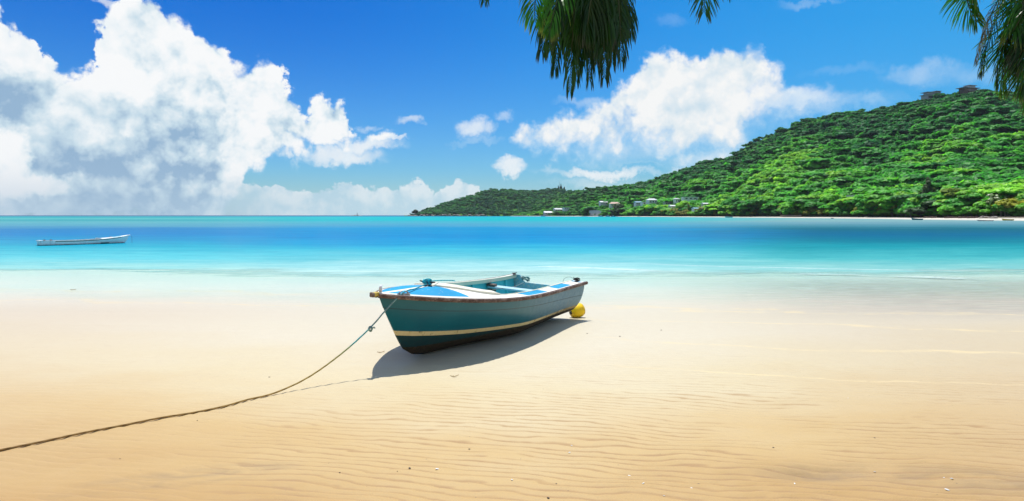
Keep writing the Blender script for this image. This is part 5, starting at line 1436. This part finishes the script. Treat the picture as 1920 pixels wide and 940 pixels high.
m_leaf_dk = near_leaf_mat('coconut_leaf_dark', (.008, .036, .008), (.028, .100, .014), (.10, .075, .075), .28)
m_leaf_br = near_leaf_mat('coconut_leaf_bright', (.016, .095, .012), (.060, .210, .020), (.30, .26, .10), .45)
m_leaf_dry = near_leaf_mat('coconut_leaf_dry', (.10, .085, .055), (.28, .25, .18), (.40, .34, .25), .25)
m_rachis = flat('frond_midrib', (.05, .075, .02), .5)
def frond_mesh(path, npair, leaf_len, width, droop, rng, spread=1.0, sag=.5):
    """one connected mesh: midrib strip with leaflets growing from it"""
    path = [Vector(p) for p in path]; n = npair
    def at(s_):
        f_ = s_ * (len(path) - 1); i = min(int(f_), len(path) - 2); u_ = f_ - i
        p0, p1, p2, p3 = path[max(0, i - 1)], path[i], path[i + 1], path[min(len(path) - 1, i + 2)]
        return .5 * ((2 * p1) + (p2 - p0) * u_ + (2 * p0 - 5 * p1 + 4 * p2 - p3) * u_ ** 2 + (3 * p1 - p0 - 3 * p2 + p3) * u_ ** 3)
    V = []; F = []; tip = []; mi = []
    pts = [at(i / n) for i in range(n + 1)]
    side0 = None
    rows = []
    for i, p in enumerate(pts):
        d = (pts[min(i + 1, n)] - pts[max(i - 1, 0)]).normalized()
        ref = spread if isinstance(spread, Vector) else Vector((1, 0, 0))
        sdv = (ref - d * ref.dot(d)).normalized(); nrm = sdv.cross(d)
        w = width * (1 - .8 * i / n)
        rows.append((len(V), d, sdv, nrm))
        V += [p - sdv * w, p + nrm * w * .8, p + sdv * w, p - nrm * w * .6]; tip += [0.] * 4
    for i in range(n):
        a, b = rows[i][0], rows[i + 1][0]
        for k in range(4): F.append((a + k, a + (k + 1) % 4, b + (k + 1) % 4, b + k)); mi.append(1)
    for i in range(1, n + 1):
        s_ = i / n; base, d, sdv, nrm = rows[i]
        L_ = leaf_len * (math.sin(math.pi * min(1, (s_ * .80 + .16))) ** .6) * (.85 + .25 * rng.random())
        for sg, vi in ((-1, 0), (1, 2)):
            if rng.random() < .04: continue
            out = (sdv * sg * (.95 - .45 * s_) + d * (.55 + .6 * s_) + nrm * (rng.random() - .5) * .9 + Vector(rng.normal(size=3).tolist()) * .10).normalized()
            w = (L_ * .017 + .0018) * min(1., 84 / npair); q = pts[i] + sdv * sg * width * .6
            wv_ = out.cross(nrm).normalized(); wv_ = (wv_ + nrm * (rng.random() - .5) * 1.4).normalized()
            prev = None; m_ = 5; pos = q.copy(); dr = out.copy(); off = len(V)
            dd_ = droop * (.7 + .6 * rng.random())
            for k in range(m_ + 1):
                f_ = k / m_; ww = w * (math.sin(math.pi * min(.97, .18 + .80 * f_)) ** .8)
                if k == 0:
                    prev = (base + vi, base + 1)
                else:
                    if k < m_:
                        V += [pos - wv_ * ww, pos + wv_ * ww]; tip += [s_ * .3 + f_ * .7] * 2; cur = (len(V) - 2, len(V) - 1)
                        F.append((prev[0], prev[1], cur[1], cur[0])); prev = cur
                    else:
                        V.append(pos); tip.append(1.); F.append((prev[0], prev[1], len(V) - 1))
                    mi.append(0)
                dr = (dr + Vector((0, 0, -dd_ * (.3 + f_)))).normalized(); pos = pos + dr * L_ / m_
    me = bpy.data.meshes.new('frond'); me.from_pydata([tuple(v_) for v_ in V], [], F); me.update()
    me.attributes.new('tipness', 'FLOAT', 'POINT').data.foreach_set('value', np.asarray(tip, np.float32))
    me.polygons.foreach_set('material_index', mi)
    return me
def W3(px, py, Y): return Vector(((px - 960) / FPX * Y, Y, EYE + (404 - py) / FPX * Y))
rng = np.random.default_rng(5)
def near_palm(label, crown, base, fronds, lean_pts):
    r = empty('overhanging_palm', base, 0, label, 'palm tree')
    inv = Vector(base)
    mb = MB(); pts = [Vector(p) - inv for p in lean_pts]
    Q = []
    for i in range(len(pts) - 1):
        for k in range(8): Q.append(pts[i].lerp(pts[i + 1], k / 8))
    Q.append(pts[-1]); mb.tube(Q, [.15 - .06 * i / len(Q) + (.008 if i % 2 else 0) for i in range(len(Q))], 14); mb.build('trunk', m_bark, r, True)
    c = Vector(crown) - inv
    for k in range(7):
        a = k * .9; mb = MB(); mb.lathe([(.01, -.11), (.07, -.08), (.095, 0), (.075, .07), (.01, .10)], 12, c=c + Vector((.16 * math.cos(a), .16 * math.sin(a), -.10 - .05 * (k % 2)))); mb.build('coconut', M_green_nut, r, True)
    for (pts_px, ll, wd_, dr_, np_, mm, sp) in fronds:
        path = [Vector(crown)] + [W3(*q) for q in pts_px]
        me = frond_mesh([p - inv for p in path], np_, ll, wd_, dr_, rng, sp)
        link('frond', me, [mm, m_rachis], r)
    return r
M_green_nut = flat('green_coconut', (.10, .16, .03), .5)
SP = lambda x, y, z: Vector((x, y, z)).normalized()
# central palm: crown above the frame at Y ~3.6
c1 = (.62, 3.9, 3.75)
fr1 = []
def hang(px0, px1, pyb, Y, ll=.26, mm=None, np_=46, dr=.55, sp=None, x_top=None, top=-150):
    return ([(px0, top, Y), ((px0 * .6 + px1 * .4), top * .2 + pyb * .15, Y), ((px0 * .3 + px1 * .7), pyb * .50 + top * .1, Y), (px1, pyb, Y)], ll, .007, dr, np_, mm or m_leaf_dk, sp or SP(1, rng.normal() * .5, 0))
for (a, b, py, Y, ll) in [(1060, 1015, 95, 4.0, .30), (1070, 1040, 130, 4.1, .28), (1085, 1068, 170, 3.95, .26), (1095, 1080, 150, 4.15, .28), (1110, 1105, 150, 4.0, .28), (1120, 1118, 120, 4.1, .3),
                      (1130, 1133, 145, 3.9, .28), (1140, 1147, 118, 4.05, .28), (1155, 1166, 115, 3.95, .26), (1160, 1184, 62, 4.1, .26), (1095, 1050, 60, 4.2, .34), (1110, 1090, 100, 4.2, .34), (1130, 1150, 80, 4.2, .34), (1118, 1100, 60, 3.85, .36), (1140, 1160, 50, 4.25, .34)]:
    fr1.append(hang(a, b, py, Y, ll * .9, np_=84, dr=.85, x_top=a))
# greener fronds at the left of the cluster, one light midrib visible
fr1.append(([(1060, -120, 3.9), (1020, -60, 3.85), (1004, 0, 3.8), (1003, 40, 3.8)], .24, .008, .35, 46, m_leaf_br, SP(1, .1, 0)))
fr1.append(([(1090, -110, 3.8), (1060, -40, 3.75), (1042, 10, 3.7), (1030, 60, 3.7)], .22, .007, .40, 46, m_leaf_br, SP(1, -.4, 0)))
fr1.append(([(1075, -110, 4.3), (1050, -20, 4.3), (1040, 45, 4.3), (1032, 95, 4.3)], .26, .007, .35, 50, m_leaf_dk, SP(1, 0, 0)))
fr1.append(([(1000, -130, 4.0), (950, -110, 4.0), (915, -50, 4.0), (908, 4, 4.0)], .16, .006, .5, 60, m_leaf_dk, SP(1, 0, 0)))
# a frond reaching right: tip seen at the top centre right
fr1.append(([(1180, -170, 4.2), (1270, -130, 4.2), (1318, -60, 4.2), (1320, 22, 4.2)], .30, .009, .14, 80, m_leaf_dk, SP(1, 0, .0)))
fr1.append(([(1200, -210, 4.4), (1330, -170, 4.4), (1375, -80, 4.4), (1362, -14, 4.4)], .24, .008, .25, 60, m_leaf_dk, SP(1, .3, 0)))
near_palm('leaning coconut palm whose dark fronds hang in the top centre of the view', c1, (1.9, -3.2, 0), fr1, [(1.9, -3.2, -.3), (1.75, -1.6, 1.5), (1.2, 1.0, 2.9), (.75, 3.2, 3.75), (.62, 3.9, 3.8)])
# right palm
c2 = (4.05, 3.7, 3.55)
fr2 = [([(1990, -60, 3.8), (1900, -60, 3.75), (1830, -35, 3.7), (1814, 2, 3.7), (1832, 42, 3.7)], .23, .008, .26, 130, m_leaf_br, SP(1, -.2, .5)),
       ([(2010, 0, 3.7), (1960, -60, 3.65), (1918, -10, 3.6), (1890, 70, 3.6), (1888, 110, 3.6), (1925, 190, 3.6)], .28, .009, .10, 150, m_leaf_br, SP(1, .3, 0)),
       ([(2040, 20, 3.6), (2000, 10, 3.5), (1960, 60, 3.5), (1930, 120, 3.5), (1925, 165, 3.5)], .30, .009, .30, 110, m_leaf_dk, SP(1, 0, 0)),
       ([(1990, -80, 3.8), (1900, -40, 3.7), (1862, 20, 3.6), (1842, 70, 3.6), (1828, 118, 3.6)], .10, .006, .9, 120, m_leaf_dry, SP(1, .4, 0)),
       ([(1990, -70, 3.8), (1900, -30, 3.75), (1866, 40, 3.7), (1846, 100, 3.7), (1838, 138, 3.7)], .14, .006, .9, 110, m_leaf_dk, SP(1, .6, 0)),
       ([(2000, -40, 3.7), (1920, 10, 3.65), (1890, 60, 3.6), (1874, 110, 3.6), (1868, 160, 3.6)], .15, .007, .9, 110, m_leaf_dk, SP(1, .5, 0)),
       ([(2000, -20, 3.8), (1930, 30, 3.75), (1900, 90, 3.75), (1880, 140, 3.75), (1880, 172, 3.75)], .17, .007, .8, 110, m_leaf_br, SP(1, .2, 0)),
       ([(1990, -120, 3.9), (1890, -130, 3.85), (1810, -80, 3.8), (1792, 0, 3.8)], .12, .006, .6, 70, m_leaf_dry, SP(1, .2, 0)),
       ([(1980, -140, 4.1), (1840, -170, 4.1), (1730, -110, 4.1), (1700, -28, 4.1)], .20, .007, .5, 80, m_leaf_dk, SP(1, .2, 0)),
       ([(2040, 10, 3.9), (1990, 20, 3.9), (1950, 90, 3.9), (1935, 190, 3.9)], .30, .008, .3, 110, m_leaf_dk, SP(1, -.3, 0)),
       ([(2080, 60, 3.6), (2020, 90, 3.5), (1960, 180, 3.5), (1935, 244, 3.5)], .16, .007, .4, 90, m_leaf_br, SP(1, 0, 0)),
       ([(2150, -120, 3.6), (2250, -60, 3.5), (2320, 60, 3.5)], .34, .009, .5, 50, m_leaf_br, SP(1, 0, 0)),
       ([(2100, -200, 3.2), (2180, -260, 2.8), (2250, -200, 2.4)], .34, .009, .5, 50, m_leaf_br, SP(1, 0, 0))]
for (a, b, c_) in ((1915, 1898, 60), (1930, 1905, 120), (1945, 1912, 170), (1960, 1940, 215)):
    fr2.append(([(2040, -40 + c_ * .2, 3.6), (a + 20, -60 + c_ * .4, 3.55), (a, c_ * .5, 3.5), (b, c_, 3.5)], .24, .007, .35, 100, m_leaf_br if c_ in (60, 170) else m_leaf_dk, SP(1, rng.normal() * .3, .2)))
near_palm('coconut palm at the right edge whose bright and dry fronds hang into view', c2, (5.4, -1.0, 0), fr2, [(5.4, -1.0, -.3), (5.25, .2, 1.3), (4.7, 2.0, 2.6), (4.15, 3.5, 3.45), (4.05, 3.7, 3.6)])

# ------------------------------------------------------------------ litter on the sand
rng = np.random.default_rng(77)
M_shell = flat('bleached_shell', (.85, .83, .78), .5); M_peb = flat('brown_pebble', (.13, .09, .06), .7); M_twig = flat('dry_twig', (.42, .28, .12), .8)
def on_sand(px, py):
    Y = FPX * EYE / (py - 404); x = (px - 960) / FPX * Y; return Vector((x, Y, gz(x, Y)))
for (px, py) in [(1180, 888), (1072, 833), (1206, 905), (1297, 911), (1177, 938), (1068, 848), (1182, 889), (1770, 893), (1784, 898), (1776, 918), (1640, 880), (1245, 925), (1490, 905), (960, 900), (1590, 745), (820, 880)]:
    p = on_sand(px, py); s_ = .004 + .006 * rng.random()
    bm = bmesh.new(); bmesh.ops.create_icosphere(bm, subdivisions=2, radius=1)
    for v_ in bm.verts:
        c_ = v_.co; c_.z = c_.z * .35 if c_.z > 0 else c_.z * .1; k_ = 1 + .12 * math.cos(9 * math.atan2(c_.y, c_.x)); c_.x *= k_ * 1.5; c_.y *= k_
    me = bpy.data.meshes.new('shell_fragment'); bm.to_mesh(me); bm.free()
    o = link('shell_fragment', me, M_shell); o.location = p + Vector((0, 0, .002)); o.scale = (s_, s_, s_); o.rotation_euler = (rng.random() * .4, rng.random() * .4, rng.random() * 6)
    tag(o, 'tiny white shell fragment lying on the rippled foreground sand', 'shell', 'shell fragments on the sand')
for (px, py) in [(1043, 904), (1028, 933), (1310, 904), (637, 885), (768, 878), (745, 884), (616, 867), (1240, 620), (1101, 627), (1162, 632), (505, 708), (370, 790), (225, 860), (1450, 838), (1640, 820), (880, 842)]:
    p = on_sand(px, py); s_ = (.0035 + .0045 * rng.random()) * (1.5 if py < 700 else 1)
    me = rocks[int(rng.integers(5))].copy(); me.materials.clear(); me.materials.append(M_peb)
    o = link('pebble', me); o.location = p + Vector((0, 0, .002)); o.scale = (s_ * 2.4, s_ * 1.8, s_ * 1.4); o.rotation_euler = (0, 0, rng.random() * 6)
    tag(o, 'tiny dark pebble lying on the pale sand', 'pebble', 'pebbles scattered on the sand')
for (px, py, lab) in [(852, 706, 'small forked dry twig on the sand below the boat shadow'), (714, 662, 'thin dry twig on the sand left of the bow'), (137, 536, 'yellowish seed pod on the pale sand far left')]:
    p = on_sand(px, py); mb = MB(); k_ = 1.0 if py > 600 else 1.5
    mb.tube([p + Vector((-.045 * k_, .0, .010)), p + Vector((0, -.03, .008)), p + Vector((.045 * k_, .012, .016))], .0035 * k_, 6)
    mb.tube([p + Vector((-.005, -.028, .008)), p + Vector((-.015, .02, .012))], .0022, 5)
    tag(mb.build('twig', M_twig), lab, 'twig')

# ------------------------------------------------------------------ sea air
mb = MB(); mb.box((0, 1250, 90), (4600, 2700, 196))
m = bpy.data.materials.new('sea_air'); m.use_nodes = True; nt = m.node_tree
nt.nodes.remove(nt.nodes['Principled BSDF'])
pv = nt.nodes.new('ShaderNodeVolumePrincipled'); pv.inputs['Color'].default_value = (.80, .90, 1.0, 1); pv.inputs['Density'].default_value = .00004; pv.inputs['Anisotropy'].default_value = .2
nt.links.new(pv.outputs[0], nt.nodes['Material Output'].inputs['Volume'])
tag(mb.build('haze', m), kind='stuff')
